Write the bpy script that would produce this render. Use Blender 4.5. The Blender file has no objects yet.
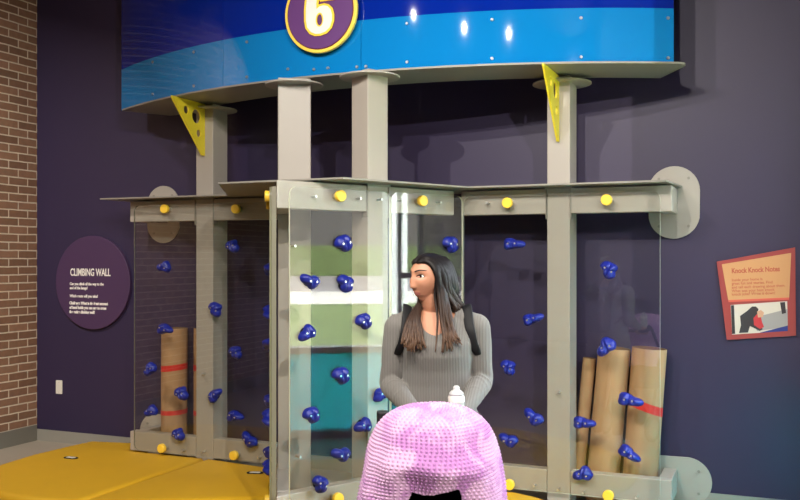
import bpy, bmesh, math, random
import numpy as np
from mathutils import Vector, Matrix, noise
from mathutils.bvhtree import BVHTree

random.seed(7)
SC = bpy.context.scene
COL = SC.collection
F_PX, HOR, CAM_H = 900.0, 259.0, 1.55
ORG = {}                                    # object name -> world origin

# ------------------------------------------------------------------ materials
def lin(c):
    c = c / 255.0
    return c / 12.92 if c <= 0.04045 else ((c + 0.055) / 1.055) ** 2.4
def rgb(r, g, b):
    return (lin(r), lin(g), lin(b), 1.0)

def mat(name, col, rough=0.6, metal=0.0, noise=None, bump=None, coat=0.0, spec=0.5, sheen=0.0):
    """Principled material; noise = (scale, amount) tonal mottling, bump = (scale, strength)."""
    m = bpy.data.materials.new(name); m.use_nodes = True
    nt = m.node_tree; N = nt.nodes; L = nt.links
    p = N['Principled BSDF']
    p.inputs['Base Color'].default_value = col
    p.inputs['Roughness'].default_value = rough
    p.inputs['Metallic'].default_value = metal
    p.inputs['Specular IOR Level'].default_value = spec
    p.inputs['Coat Weight'].default_value = coat
    p.inputs['Coat Roughness'].default_value = 0.04
    p.inputs['Sheen Weight'].default_value = sheen
    if noise or bump:
        tc = N.new('ShaderNodeTexCoord')
    if noise:
        n = N.new('ShaderNodeTexNoise'); n.inputs['Scale'].default_value = noise[0]
        n.inputs['Detail'].default_value = 5
        L.new(tc.outputs['Object'], n.inputs['Vector'])
        r = N.new('ShaderNodeMapRange'); r.inputs['To Min'].default_value = 1 - noise[1]
        r.inputs['To Max'].default_value = 1 + noise[1]
        L.new(n.outputs['Fac'], r.inputs['Value'])
        mx = N.new('ShaderNodeMix'); mx.data_type = 'RGBA'; mx.blend_type = 'MULTIPLY'
        mx.inputs['Factor'].default_value = 1
        mx.inputs['A'].default_value = col
        L.new(r.outputs['Result'], mx.inputs['B'])
        L.new(mx.outputs['Result'], p.inputs['Base Color'])
    if bump:
        n2 = N.new('ShaderNodeTexNoise'); n2.inputs['Scale'].default_value = bump[0]
        n2.inputs['Detail'].default_value = 4
        L.new(tc.outputs['Object'], n2.inputs['Vector'])
        b = N.new('ShaderNodeBump'); b.inputs['Strength'].default_value = bump[1]
        b.inputs['Distance'].default_value = 0.01
        L.new(n2.outputs['Fac'], b.inputs['Height']); L.new(b.outputs['Normal'], p.inputs['Normal'])
    return m

def emit(name, col, strength):
    m = bpy.data.materials.new(name); m.use_nodes = True
    p = m.node_tree.nodes['Principled BSDF']
    p.inputs['Base Color'].default_value = col
    p.inputs['Emission Color'].default_value = col
    p.inputs['Emission Strength'].default_value = strength
    return m

def sheet_glass(name, tint, f0=0.04, rough=0.0):
    """Thin clear sheet: straight-through transmission with a Schlick mirror reflection on each face."""
    m = bpy.data.materials.new(name); m.use_nodes = True
    nt = m.node_tree; N = nt.nodes; L = nt.links
    N.remove(N['Principled BSDF'])
    out = N['Material Output']
    g = N.new('ShaderNodeNewGeometry')
    d = N.new('ShaderNodeVectorMath'); d.operation = 'DOT_PRODUCT'
    L.new(g.outputs['Normal'], d.inputs[0]); L.new(g.outputs['Incoming'], d.inputs[1])
    a = N.new('ShaderNodeMath'); a.operation = 'ABSOLUTE'; L.new(d.outputs['Value'], a.inputs[0])
    s = N.new('ShaderNodeMath'); s.operation = 'SUBTRACT'; s.inputs[0].default_value = 1; L.new(a.outputs[0], s.inputs[1])
    pw = N.new('ShaderNodeMath'); pw.operation = 'POWER'; pw.inputs[1].default_value = 5; L.new(s.outputs[0], pw.inputs[0])
    ma = N.new('ShaderNodeMath'); ma.operation = 'MULTIPLY_ADD'
    ma.inputs[1].default_value = 1 - f0; ma.inputs[2].default_value = f0; L.new(pw.outputs[0], ma.inputs[0])
    t = N.new('ShaderNodeBsdfTransparent'); t.inputs['Color'].default_value = tint
    gl = N.new('ShaderNodeBsdfGlossy'); gl.inputs['Roughness'].default_value = rough
    mx = N.new('ShaderNodeMixShader')
    L.new(ma.outputs[0], mx.inputs['Fac']); L.new(t.outputs[0], mx.inputs[1]); L.new(gl.outputs[0], mx.inputs[2])
    L.new(mx.outputs[0], out.inputs['Surface'])
    return m

# ------------------------------------------------------------------ mesh builder
class MB:
    def __init__(s): s.v = []; s.f = []; s.m = []
    def add(s, vs, fs, mi=0):
        b = len(s.v); s.v += [tuple(v) for v in vs]
        s.f += [tuple(b + i for i in f) for f in fs]
        s.m += [mi] * len(fs) if isinstance(mi, int) else list(mi)
        return s
    def prism(s, poly, z0, z1, mi=0, side=None):
        n = len(poly); side = mi if side is None else side
        vs = [(x, y, z0) for x, y in poly] + [(x, y, z1) for x, y in poly]
        fs = [tuple(range(n)), tuple(range(n, 2 * n))] + [(i, (i + 1) % n, n + (i + 1) % n, n + i) for i in range(n)]
        return s.add(vs, fs, [mi, mi] + [side] * n)
    def slab(s, pts, off, mi=0, side=None):
        """closed prism from a 3D outline swept by the vector off"""
        n = len(pts); side = mi if side is None else side
        off = Vector(off)
        vs = [Vector(p) for p in pts] + [Vector(p) + off for p in pts]
        fs = [tuple(range(n)), tuple(range(n, 2 * n))] + [(i, (i + 1) % n, n + (i + 1) % n, n + i) for i in range(n)]
        return s.add(vs, fs, [mi, mi] + [side] * n)
    def box(s, x0, x1, y0, y1, z0, z1, mi=0):
        return s.prism([(x0, y0), (x1, y0), (x1, y1), (x0, y1)], z0, z1, mi)
    def fbox(s, fr, s0, s1, d0, d1, z0, z1, mi=0):
        return s.prism([fr.xy(s0, d0), fr.xy(s1, d0), fr.xy(s1, d1), fr.xy(s0, d1)], z0, z1, mi)
    def disc(s, c, axis, r, h, seg=24, mi=0, r2=None, side=None):
        """cylinder from c along axis, height h"""
        axis = Vector(axis).normalized(); r2 = r if r2 is None else r2
        a = axis.orthogonal().normalized(); b = axis.cross(a)
        c = Vector(c); vs = []
        for k, (rr, hh) in enumerate(((r, 0), (r2, h))):
            for i in range(seg):
                t = 2 * math.pi * i / seg
                vs.append(c + axis * hh + a * (rr * math.cos(t)) + b * (rr * math.sin(t)))
        fs = [tuple(range(seg)), tuple(range(seg, 2 * seg))] + [(i, (i + 1) % seg, seg + (i + 1) % seg, seg + i) for i in range(seg)]
        side = mi if side is None else side
        return s.add(vs, fs, [mi, mi] + [side] * seg)
    def tube(s, path, rad, seg=10, mi=0, flat=1.0, up=None):
        P = [Vector(p) for p in path]; n = len(P)
        R = [rad] * n if isinstance(rad, (int, float)) else rad
        T = [(P[min(i + 1, n - 1)] - P[max(i - 1, 0)]).normalized() for i in range(n)]
        a = (Vector(up) if up else T[0].orthogonal()); a = (a - T[0] * a.dot(T[0])).normalized()
        vs = []
        for i in range(n):
            a = (a - T[i] * a.dot(T[i])).normalized(); b = T[i].cross(a)
            r = R[i]; ra, rb = r if isinstance(r, tuple) else (r, r * flat)
            for k in range(seg):
                t = 2 * math.pi * k / seg
                vs.append(P[i] + a * (ra * math.cos(t)) + b * (rb * math.sin(t)))
        fs = [tuple(range(seg)), tuple(range((n - 1) * seg, n * seg))]
        for i in range(n - 1):
            for k in range(seg):
                k2 = (k + 1) % seg
                fs.append((i * seg + k, i * seg + k2, (i + 1) * seg + k2, (i + 1) * seg + k))
        return s.add(vs, fs, mi)
    def loft(s, rings, mi=0):
        """rings: lists of equally many points, closed loops, capped"""
        k = len(rings[0]); n = len(rings)
        vs = [p for r in rings for p in r]
        fs = [tuple(range(k)), tuple(range((n - 1) * k, n * k))]
        for i in range(n - 1):
            for j in range(k):
                j2 = (j + 1) % k
                fs.append((i * k + j, i * k + j2, (i + 1) * k + j2, (i + 1) * k + j))
        return s.add(vs, fs, mi)
    def ball(s, c, r, seg=16, rings=10, mi=0, sc=(1, 1, 1)):
        c = Vector(c); vs = [c + Vector((0, 0, r * sc[2]))]
        for i in range(1, rings):
            ph = math.pi * i / rings
            for k in range(seg):
                t = 2 * math.pi * k / seg
                vs.append(c + Vector((r * sc[0] * math.sin(ph) * math.cos(t), r * sc[1] * math.sin(ph) * math.sin(t), r * sc[2] * math.cos(ph))))
        vs.append(c - Vector((0, 0, r * sc[2])))
        fs = [(0, 1 + k, 1 + (k + 1) % seg) for k in range(seg)]
        for i in range(rings - 2):
            for k in range(seg):
                k2 = (k + 1) % seg
                fs.append((1 + i * seg + k, 1 + (i + 1) * seg + k, 1 + (i + 1) * seg + k2, 1 + i * seg + k2))
        last = len(vs) - 1; b = 1 + (rings - 2) * seg
        fs += [(last, b + (k + 1) % seg, b + k) for k in range(seg)]
        return s.add(vs, fs, mi)
    def mesh(s, name, origin=(0, 0, 0)):
        me = bpy.data.meshes.new(name)
        o = Vector(origin)
        me.from_pydata([tuple(Vector(v) - o) for v in s.v], [], s.f)
        me.polygons.foreach_set('material_index', s.m)
        bm = bmesh.new(); bm.from_mesh(me)
        bmesh.ops.recalc_face_normals(bm, faces=bm.faces)
        bm.to_mesh(me); bm.free()
        return me
    def build(s, name, mats, parent=None, smooth=False, bevel=None, origin=None, angle=None):
        A = np.array(s.v)
        if origin is None:
            lo, hi = A.min(0), A.max(0)
            origin = ((lo[0] + hi[0]) / 2, (lo[1] + hi[1]) / 2, lo[2])
        return put(name, s.mesh(name, origin), mats, parent, origin, smooth, bevel, angle)

def put(name, me, mats, parent=None, origin=(0, 0, 0), smooth=False, bevel=None, angle=None):
    for m in (mats if isinstance(mats, (list, tuple)) else [mats]): me.materials.append(m)
    ob = bpy.data.objects.new(name, me); COL.objects.link(ob)
    place(ob, parent, origin)
    if smooth or angle:
        me.polygons.foreach_set('use_smooth', [True] * len(me.polygons))
    if angle:
        me.set_sharp_from_angle(angle=math.radians(angle))
    if bevel:
        b = ob.modifiers.new('bevel', 'BEVEL'); b.width = bevel; b.segments = 2; b.limit_method = 'ANGLE'
        b.angle_limit = math.radians(40); b.harden_normals = False
    return ob
def place(ob, parent, origin):
    o = Vector(origin)
    if parent:
        ob.parent = parent; ob.location = o - ORG[parent.name]
    else:
        ob.location = o
    ORG[ob.name] = o
def tag(o, label, cat=None, group=None, kind=None):
    if label: o['label'] = label
    if cat: o['category'] = cat
    if group: o['group'] = group
    if kind: o['kind'] = kind
    return o
def thing(name, loc, label, cat, group=None):
    o = bpy.data.objects.new(name, None); COL.objects.link(o); o.empty_display_size = .1
    place(o, None, loc)
    return tag(o, label, cat, group)
def struct(name, mb, mats, label=None, **k):
    o = mb.build(name, mats, **k)
    o['kind'] = 'structure'; o['category'] = name.split('_')[0]
    if label: o['label'] = label
    return o

class Frame:
    """vertical plane: origin o, direction p (left to right seen from outside), outward normal m"""
    def __init__(s, o, p):
        s.o = Vector(o); s.p = Vector(p).normalized(); s.m = Vector((s.p.y, -s.p.x))
    def xy(s, a, d=0):
        q = s.o + s.p * a + s.m * d; return (q.x, q.y)
    def at(s, a, d, z):
        q = s.xy(a, d); return Vector((q[0], q[1], z))
    def hit(s, px, py, d=0.0):
        """point of the plane (offset d) that the photograph shows at a pixel"""
        t, e = (px - 400) / F_PX, (HOR - py) / F_PX
        Y = (d + s.o.dot(s.m)) / (t * s.m.x + s.m.y)
        return Vector((t * Y, Y, CAM_H + e * Y))
    def along(s, P):
        return (Vector((P[0], P[1])) - s.o).dot(s.p)
    def sx(s, px, d=0.0):
        return s.along(s.hit(px, 259, d))
    def mat(s, P):
        """matrix: local x along the plane, y up, z out"""
        M = Matrix(((s.p.x, 0, s.m.x, P[0]), (s.p.y, 0, s.m.y, P[1]), (0, 1, 0, P[2]), (0, 0, 0, 1)))
        return M

def text_mb(mb, body, size, M, mi=0, off=0.0, ext=0.001, align='LEFT', sx=1.0, space=1.0):
    cu = bpy.data.curves.new('txt', 'FONT'); cu.body = body; cu.size = size; cu.align_x = align
    cu.extrude = ext; cu.offset = off; cu.resolution_u = 4; cu.space_character = space
    ob = bpy.data.objects.new('txt', cu); COL.objects.link(ob)
    dg = bpy.context.evaluated_depsgraph_get()
    me = bpy.data.meshes.new_from_object(ob.evaluated_get(dg))
    S = Matrix.Diagonal((sx, 1, 1, 1))
    mb.add([M @ (S @ v.co) for v in me.vertices], [tuple(p.vertices) for p in me.polygons], mi)
    bpy.data.objects.remove(ob); bpy.data.curves.remove(cu); bpy.data.meshes.remove(me)

def holed_plate(mb, outline, holes, thick, M, mi=0):
    """flat plate with round holes, local xy outline, centred on z=0"""
    cu = bpy.data.curves.new('pl', 'CURVE'); cu.dimensions = '2D'; cu.fill_mode = 'BOTH'; cu.extrude = thick / 2
    loops = [outline] + [[(cx + r * math.cos(t * math.pi / 10), cy + r * math.sin(t * math.pi / 10)) for t in range(20)] for cx, cy, r in holes]
    for lp in loops:
        sp = cu.splines.new('POLY'); sp.points.add(len(lp) - 1); sp.use_cyclic_u = True
        for q, (x, y) in zip(sp.points, lp): q.co = (x, y, 0, 1)
    ob = bpy.data.objects.new('pl', cu); COL.objects.link(ob)
    me = bpy.data.meshes.new_from_object(ob.evaluated_get(bpy.context.evaluated_depsgraph_get()))
    mb.add([M @ v.co for v in me.vertices], [tuple(p.vertices) for p in me.polygons], mi)
    bpy.data.objects.remove(ob); bpy.data.curves.remove(cu); bpy.data.meshes.remove(me)

def rrect(w, h, r, n=6):
    pts = []
    for cx, cy, a0 in ((w / 2 - r, h / 2 - r, 0), (-w / 2 + r, h / 2 - r, 90), (-w / 2 + r, -h / 2 + r, 180), (w / 2 - r, -h / 2 + r, 270)):
        for i in range(n + 1):
            a = math.radians(a0 + 90 * i / n); pts.append((cx + r * math.cos(a), cy + r * math.sin(a)))
    return pts

def spline(pts, n):
    """Catmull-Rom through pts"""
    P = [Vector(p) for p in pts]; P = [P[0] * 2 - P[1]] + P + [P[-1] * 2 - P[-2]]
    out = []; k = len(P) - 3
    for i in range(n):
        u = i / (n - 1) * k; j = min(int(u), k - 1); t = u - j
        a, b, c, d = P[j:j + 4]
        out.append(0.5 * ((2 * b) + (c - a) * t + (2 * a - 5 * b + 4 * c - d) * t * t + (3 * b - a - 3 * c + d) * t ** 3))
    return out
# ------------------------------------------------------------------ materials in use
M_STEEL = mat('painted_steel', rgb(170, 163, 154), .42, noise=(3, .05))
M_SHELF = mat('shelf_steel', rgb(142, 138, 130), .45, noise=(2, .05))
M_NAVY = mat('navy_paint', rgb(48, 39, 71), .5, noise=(1.5, .06), bump=(180, .05))
M_BASE = mat('grey_vinyl', rgb(150, 147, 138), .5)
M_BASE2 = mat('stone_vinyl', rgb(128, 124, 114), .55)
M_FLOOR = mat('polished_concrete', rgb(168, 157, 142), .42, noise=(2.2, .10))
M_PLASTER = mat('plaster', rgb(132, 126, 120), .8)
M_CEIL = mat('ceiling_paint', rgb(84, 80, 80), .85)
M_YELLOW = mat('yellow_vinyl', rgb(214, 166, 30), .55, noise=(5, .05), bump=(60, .06))
M_CAP = mat('yellow_cap', rgb(250, 208, 66), .4)
M_GUSSET = mat('yellow_enamel', rgb(232, 212, 52), .42)
M_HOLD = mat('blue_hold', rgb(19, 33, 132), .38, noise=(30, .15), bump=(160, .15))
M_BOLT = mat('zinc', rgb(215, 215, 215), .3, .9)
M_BLACK = mat('black_rubber', rgb(20, 20, 23), .65, spec=.3)
M_GLASS = sheet_glass('clear_acrylic', (.955, .962, .95, 1), .052)
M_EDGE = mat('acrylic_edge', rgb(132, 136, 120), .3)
M_EDGE2 = mat('lit_acrylic_edge', rgb(212, 216, 196), .3)  # same acrylic edge, its gathered light painted in as a paler colour
M_EDGE3 = mat('dim_acrylic_edge', rgb(112, 110, 86), .3)  # same acrylic edge without the glow, dimmed by its colour
M_CARD = mat('kraft_cardboard', rgb(178, 140, 102), .8, noise=(7, .08))
M_CARDIN = mat('cardboard_edge', rgb(120, 92, 66), .9)
M_TAPE = mat('red_tape', rgb(212, 44, 38), .45)
M_SKYBLUE = mat('sky_blue_acrylic', rgb(14, 126, 200), .03)
M_DEEPBLUE = mat('deep_blue_acrylic', rgb(6, 38, 150), .03)
M_PURPLE = mat('purple_sign', rgb(104, 62, 132), .4)
M_MAROON = mat('maroon_line', rgb(110, 40, 50), .5)
M_PALEYEL = mat('pale_yellow', rgb(252, 226, 96), .4)
M_WHITE = mat('white_print', rgb(246, 244, 238), .5)
M_PLATE = mat('white_plastic', rgb(232, 228, 218), .4)
M_FRAME = mat('white_window_frame', rgb(232, 236, 240), .35)
M_TEAL = mat('teal_panel', rgb(40, 168, 176), .5)

def brick_mat(p):
    m = bpy.data.materials.new('brick_masonry'); m.use_nodes = True
    nt = m.node_tree; N = nt.nodes; L = nt.links; b = N['Principled BSDF']
    tc = N.new('ShaderNodeTexCoord')
    d = N.new('ShaderNodeVectorMath'); d.operation = 'DOT_PRODUCT'; d.inputs[1].default_value = (p[0], p[1], 0)
    L.new(tc.outputs['Object'], d.inputs[0])
    sp = N.new('ShaderNodeSeparateXYZ'); L.new(tc.outputs['Object'], sp.inputs[0])
    cb = N.new('ShaderNodeCombineXYZ'); L.new(d.outputs['Value'], cb.inputs['X']); L.new(sp.outputs['Z'], cb.inputs['Y'])
    # slightly uneven courses
    nz = N.new('ShaderNodeTexNoise'); nz.inputs['Scale'].default_value = 9; L.new(tc.outputs['Object'], nz.inputs['Vector'])
    ad = N.new('ShaderNodeVectorMath'); ad.operation = 'MULTIPLY_ADD'
    ad.inputs[1].default_value = (.006, .006, 0); L.new(nz.outputs['Color'], ad.inputs[0]); L.new(cb.outputs[0], ad.inputs[2])
    t = N.new('ShaderNodeTexBrick'); L.new(ad.outputs[0], t.inputs['Vector'])
    t.inputs['Scale'].default_value = 1; t.inputs['Brick Width'].default_value = .203; t.inputs['Row Height'].default_value = .0677
    t.inputs['Mortar Size'].default_value = .0065; t.inputs['Mortar Smooth'].default_value = .3; t.inputs['Bias'].default_value = 0
    t.inputs['Color1'].default_value = rgb(136, 100, 78); t.inputs['Color2'].default_value = rgb(166, 124, 98)
    t.inputs['Mortar'].default_value = rgb(226, 206, 182)
    n2 = N.new('ShaderNodeTexNoise'); n2.inputs['Scale'].default_value = 26; n2.inputs['Detail'].default_value = 6
    L.new(tc.outputs['Object'], n2.inputs['Vector'])
    r = N.new('ShaderNodeMapRange'); r.inputs['To Min'].default_value = .78; r.inputs['To Max'].default_value = 1.2
    L.new(n2.outputs['Fac'], r.inputs['Value'])
    mx = N.new('ShaderNodeMix'); mx.data_type = 'RGBA'; mx.blend_type = 'MULTIPLY'; mx.inputs['Factor'].default_value = 1
    L.new(t.outputs['Color'], mx.inputs['A']); L.new(r.outputs['Result'], mx.inputs['B'])
    L.new(mx.outputs['Result'], b.inputs['Base Color']); b.inputs['Roughness'].default_value = .85
    bp = N.new('ShaderNodeBump'); bp.inputs['Strength'].default_value = .6; bp.inputs['Distance'].default_value = .008; bp.invert = True
    L.new(t.outputs['Fac'], bp.inputs['Height']); L.new(bp.outputs['Normal'], b.inputs['Normal'])
    return m

# ------------------------------------------------------------------ plan of the place
TANA = .42
AN = math.atan(TANA)
U = Vector((math.cos(AN), -math.sin(AN)))            # along the dark wall, left to right
NV = Vector((-math.sin(AN), -math.cos(AN)))          # out of the dark wall towards the viewer
WALL = Frame((0, 6.404), U)
S_COR = WALL.sx(37)                                  # the corner with the brick wall
COR = WALL.o + U * S_COR
S_END = WALL.along((2.5, 6.404 - .42 * 2.5))
W0 = WALL.o + U * S_END                              # where the window wall begins
BRICK = Frame(COR, -NV)
WIN = Frame(W0, NV)
CEIL_Z = 4.25

# dark wall
struct('wall_front', MB().fbox(WALL, S_COR - .2, S_END + .2, -.2, 0, 0, CEIL_Z), M_NAVY, 'dark navy purple painted wall behind the climbing structure')
struct('wall_left', MB().fbox(BRICK, -12, .2, -.2, 0, 0, CEIL_Z), brick_mat(BRICK.p), 'red brown brick wall on the left with pale mortar', origin=(COR.x, COR.y, 0))
struct('baseboard_front', MB().fbox(WALL, S_COR, S_END, 0, .012, 0, .097), M_BASE, 'grey baseboard along the dark wall')
struct('baseboard_left', MB().fbox(BRICK, -12, -.012, 0, .014, 0, .134), M_BASE2, 'grey baseboard along the brick wall', bevel=.003)

# window wall, right of the frame: teal wall below the sill, plaster above
QW = 2.6
SILL, HEAD = .74, 2.75
mb = MB().fbox(WIN, 0, QW, -.2, 0, HEAD, CEIL_Z).fbox(WIN, 0, .2, -.2, 0, 0, HEAD).fbox(WIN, 2.4, QW, -.2, 0, 0, HEAD)
struct('wall_right', mb, M_NAVY, 'window wall just outside the right edge of the frame')
M_FILM = bpy.data.materials.new('teal_film'); M_FILM.use_nodes = True
_n = M_FILM.node_tree.nodes; _n.remove(_n['Principled BSDF'])
_t = _n.new('ShaderNodeBsdfTranslucent'); _t.inputs['Color'].default_value = rgb(104, 216, 222)
M_FILM.node_tree.links.new(_t.outputs[0], _n['Material Output'].inputs['Surface'])
struct('window_2', MB().fbox(WIN, .2, 2.4, -.10, -.09, .06, SILL), M_FILM, 'teal translucent glazing below the sill, mirrored in the acrylic')
struct('trim_1', MB().fbox(WIN, .2, 2.4, -.2, 0, 0, .06), M_BASE, 'grey kerb under the teal glazing')
fr = MB()
fr.fbox(WIN, .2, 2.4, -.14, .05, SILL, SILL + .05).fbox(WIN, .2, 2.4, -.14, -.04, HEAD - .06, HEAD)
for a, b in ((.372, .40), (1.46, 1.53), (2.33, 2.4)):
    fr.fbox(WIN, a, b, -.14, -.04, SILL + .05, HEAD - .06)
fr.fbox(WIN, .2, .372, -.13, -.05, 1.38, 1.43)
w = struct('window_1', fr, M_FRAME, 'white framed window mirrored in the acrylic panel')
gm = MB()
for a, b in ((.2, .372), (.40, 1.46), (1.53, 2.33)): gm.fbox(WIN, a, b, -.095, -.089, SILL + .05, HEAD - .06)
gm.build('pane', M_GLASS, w)

# the rest of the room, behind and beside the camera
E1 = W0 + NV * QW; E2 = E1 + U * 5; E3 = E2 + NV * 7
B1 = COR + NV * 12
def wall_between(name, a, b, label, m=None):
    f = Frame(a, b - a); L_ = (b - a).length
    struct(name, MB().fbox(f, 0 if 'return' in name else -.2, L_ + .2, -.2, 0, 0, CEIL_Z), m or M_PLASTER, label)
wall_between('wall_right_return', E1, E2, 'plaster wall to the right of the camera')
wall_between('wall_right_far', E2, E3, 'plaster wall far to the right of the camera')
BK = E3 + (B1 - E3) * 1.0
wall_between('wall_back', E3, B1, 'plaster wall behind the camera', mat('back_paint', rgb(96, 84, 92), .8))
poly = [tuple(COR - U * .2 - NV * .2), tuple(W0 + U * .2 - NV * .2), tuple(E1 + U * .2), tuple(E2 + U * .2), tuple(E3 + U * .2 + NV * .2), tuple(B1 - U * .2 + NV * .2)]
struct('floor', MB().prism(poly, -.1, 0), M_FLOOR, 'pale grey polished concrete floor')
struct('ceiling', MB().prism(poly, CEIL_Z, CEIL_Z + .2), M_CEIL, 'ceiling above the hall')

# outdoors, seen only as the reflection in the acrylic
def outside(name, d0, d1, z0, z1, m, label, q0=-40, q1=60):
    mbx = MB().fbox(WIN, q0, q1, -d1, -d0, z0, z1)
    return struct(name, mbx, m, label)
M_GRASS = mat('mown_grass', rgb(122, 138, 82), .9, noise=(.6, .2))
M_PAVE = mat('pale_paving', rgb(226, 220, 208), .9, noise=(.3, .1))
M_ROAD = mat('asphalt', rgb(150, 142, 138), .9, noise=(.4, .12))
M_HEDGE = mat('hedge_leaves', rgb(96, 112, 66), .9, noise=(1.2, .35))
M_FAR = mat('far_facade', rgb(92, 88, 84), .9, noise=(.2, .15))
outside('ground_lawn', .21, 24, -.12, -.04, M_GRASS, 'mown lawn outside the windows')
outside('trim_added_pillar', 7.6, 8.2, -.12, 4.6, M_FRAME, 'added white pillar outdoors, mirrored as the bright stripe of the window frame', -1.14, -.80)  # added to catch sun and give the acrylic its bright frame stripe
outside('ground_paving', 24, 36, -.12, -.04, M_PAVE, 'pale paved strip beyond the lawn')
outside('ground_road', 36, 76, -.12, -.04, M_ROAD, 'grey road beyond the paving')
outside('trim_hedge', 76, 80, -.12, 2.8, M_HEDGE, 'green hedge across the road')
outside('wall_facade', 84, 86, -.12, 16, M_FAR, 'dark building across the road')

# ------------------------------------------------------------------ small things on the dark wall
# round purple sign
c = WALL.hit(92, 282.5, .03); R = .388
t = thing('round_wall_sign', (c.x, c.y, c.z - R), 'round dark purple sign lettered CLIMBING WALL on the dark wall', 'sign')
M = WALL.mat(c)
MB().disc(c - Vector((WALL.m.x, WALL.m.y, 0)) * .03, (WALL.m.x, WALL.m.y, 0), R, .03, 64).build('board', mat('plum_sign', rgb(74, 52, 88), .45), t, bevel=.003, angle=30)
def line(px, py, s, size, off=0, sx=1.0, sp=1.0):
    mb = MB(); P = WALL.hit(px, py, .0305); text_mb(mb, s, size, WALL.mat(P), 0, off, .0012, sx=sx, space=sp)
    mb.build('text_line', M_WHITE, t)['label'] = 'white lettering'
line(70.2, 275.6, 'CLIMBING WALL', .086, .0016, .652)
for yy, s in ((285, 'Can you climb all the way to the'), (289.1, 'end of the bangs?'), (297.1, 'Which route will you take?')):
    line(69.8, yy, s, .033, .0010, .82)
for yy, s in ((304.2, 'Challenge: What is the least amount'), (308.6, 'of hand holds you can use to cross'), (313, 'the entire climbing wall?')):
    line(69.5, yy, s, .033, .0018, .83)

# Knock Knock Notes sign
def wpt(px, py, d): return WALL.hit(px, py, d)
off = Vector((WALL.m.x, WALL.m.y, 0))
outer = [(716.8, 261.7), (795.2, 247.3), (796, 335.5), (726.9, 339.8)]
cs = [wpt(x, y, .002) for x, y in outer]
lo = sum(cs, Vector()) / 4
t = thing('slanted_wall_sign', (lo.x, lo.y, min(q.z for q in cs)), 'red bordered slanted sign headed Knock Knock Notes on the right wall', 'sign')
MB().slab(cs, off * .018).build('board', mat('brick_red_board', rgb(158, 62, 60), .5), t, bevel=.002)
mb = MB().slab([wpt(x, y, .0202) for x, y in ((721.8, 264.3), (791.2, 252.9), (789.2, 297.5), (728.2, 300))], off * .002)
mb.build('text_field', mat('peach_print', rgb(206, 152, 102), .55), t)
mb = MB().slab([wpt(x, y, .0202) for x, y in ((728.2, 300), (789.2, 297.5), (789.0, 299.8), (728.5, 302.2))], off * .0025)
mb.build('divider_line', mat('coral_line', rgb(212, 96, 80), .5), t)
M_RUST = mat('rust_print', rgb(186, 96, 70), .6)
def sline(px, py, s, size, o_=0, sx=1.0):
    mb = MB(); text_mb(mb, s, size, WALL.mat(wpt(px, py, .0228)) @ Matrix.Rotation(math.radians(3.0), 4, 'Z'), 0, o_, .0006, sx=sx)
    mb.build('text_line', M_RUST, t)['label'] = 'rust red lettering'
sline(731.6, 273.2, 'Knock Knock Notes', .043, .0014, .765)
for yy, s in ((281.4, 'Inside your home is'), (284.9, 'great fun and stories. Find'), (288.7, 'and tell each drawing about them.'), (292.3, 'What was your best knock'), (295.7, 'knock joke? Write it down!')):
    sline(731.8, yy, s, .024, .0002, .92)
# the printed picture: built as flat colour patches
pic = MB()
def patch(pts, mi, d): pic.slab([wpt(x, y, d) for x, y in pts], off * .0006, mi)
patch([(730.6, 305), (787.2, 301.2), (787.8, 331), (732, 334.6)], 0, .0205)
patch([(752, 318), (787.5, 309), (787.8, 327), (757, 331)], 1, .0212)
patch([(760, 332.6), (787.8, 325.5), (787.8, 331), (760, 332.8)], 2, .0219)
patch([(740, 316), (747, 311), (752, 306.5), (756, 306.5), (758.5, 309), (757.5, 313), (760, 318), (757, 324), (763, 329), (760, 331), (750, 326), (748, 332.5), (739, 333), (741, 325)], 3, .0226)
patch([(753.5, 318), (757, 314), (761, 317), (762, 322), (764, 327), (760, 329), (754, 325)], 4, .0233)
patch([(757, 311.5), (761, 310), (764, 312.5), (763, 317), (758, 317.5)], 5, .0240)
patch([(731, 305.4), (734, 305.2), (735.2, 333.8), (732, 334)], 3, .0226)
patch([(780, 302.4), (785, 302), (786, 313), (782, 314)], 3, .0226)
pic.build('printed_picture', [mat('print_cream', rgb(214, 204, 190), .6), mat('print_grey', rgb(162, 158, 156), .6), mat('print_blue', rgb(42, 54, 132), .6),
          mat('print_dark', rgb(52, 48, 52), .6), mat('print_red', rgb(196, 54, 60), .6), mat('print_skin', rgb(206, 160, 130), .6)], t)['label'] = 'printed photograph of an adult leaning over a child'

# blank electrical plate
c = WALL.hit(59.5, 394, 0)
M = WALL.mat(WALL.hit(59.5, 387, .0))
t = thing('wall_cover_plate', (c.x, c.y, c.z), 'small blank white cover plate low on the dark wall near the brick', 'cover plate')
MB().slab([M @ Vector((x, y, .001)) for x, y in rrect(.068, .115, .006)], off * .006).build('cover_plate', M_PLATE, t, bevel=.001)
mb = MB()
for yy in (.042, -.042):
    MB().disc(M @ Vector((0, yy, .0068)), off, .004, .0012, 12).build('screw', mat('ivory_screw', rgb(206, 200, 188), .4), t)
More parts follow.
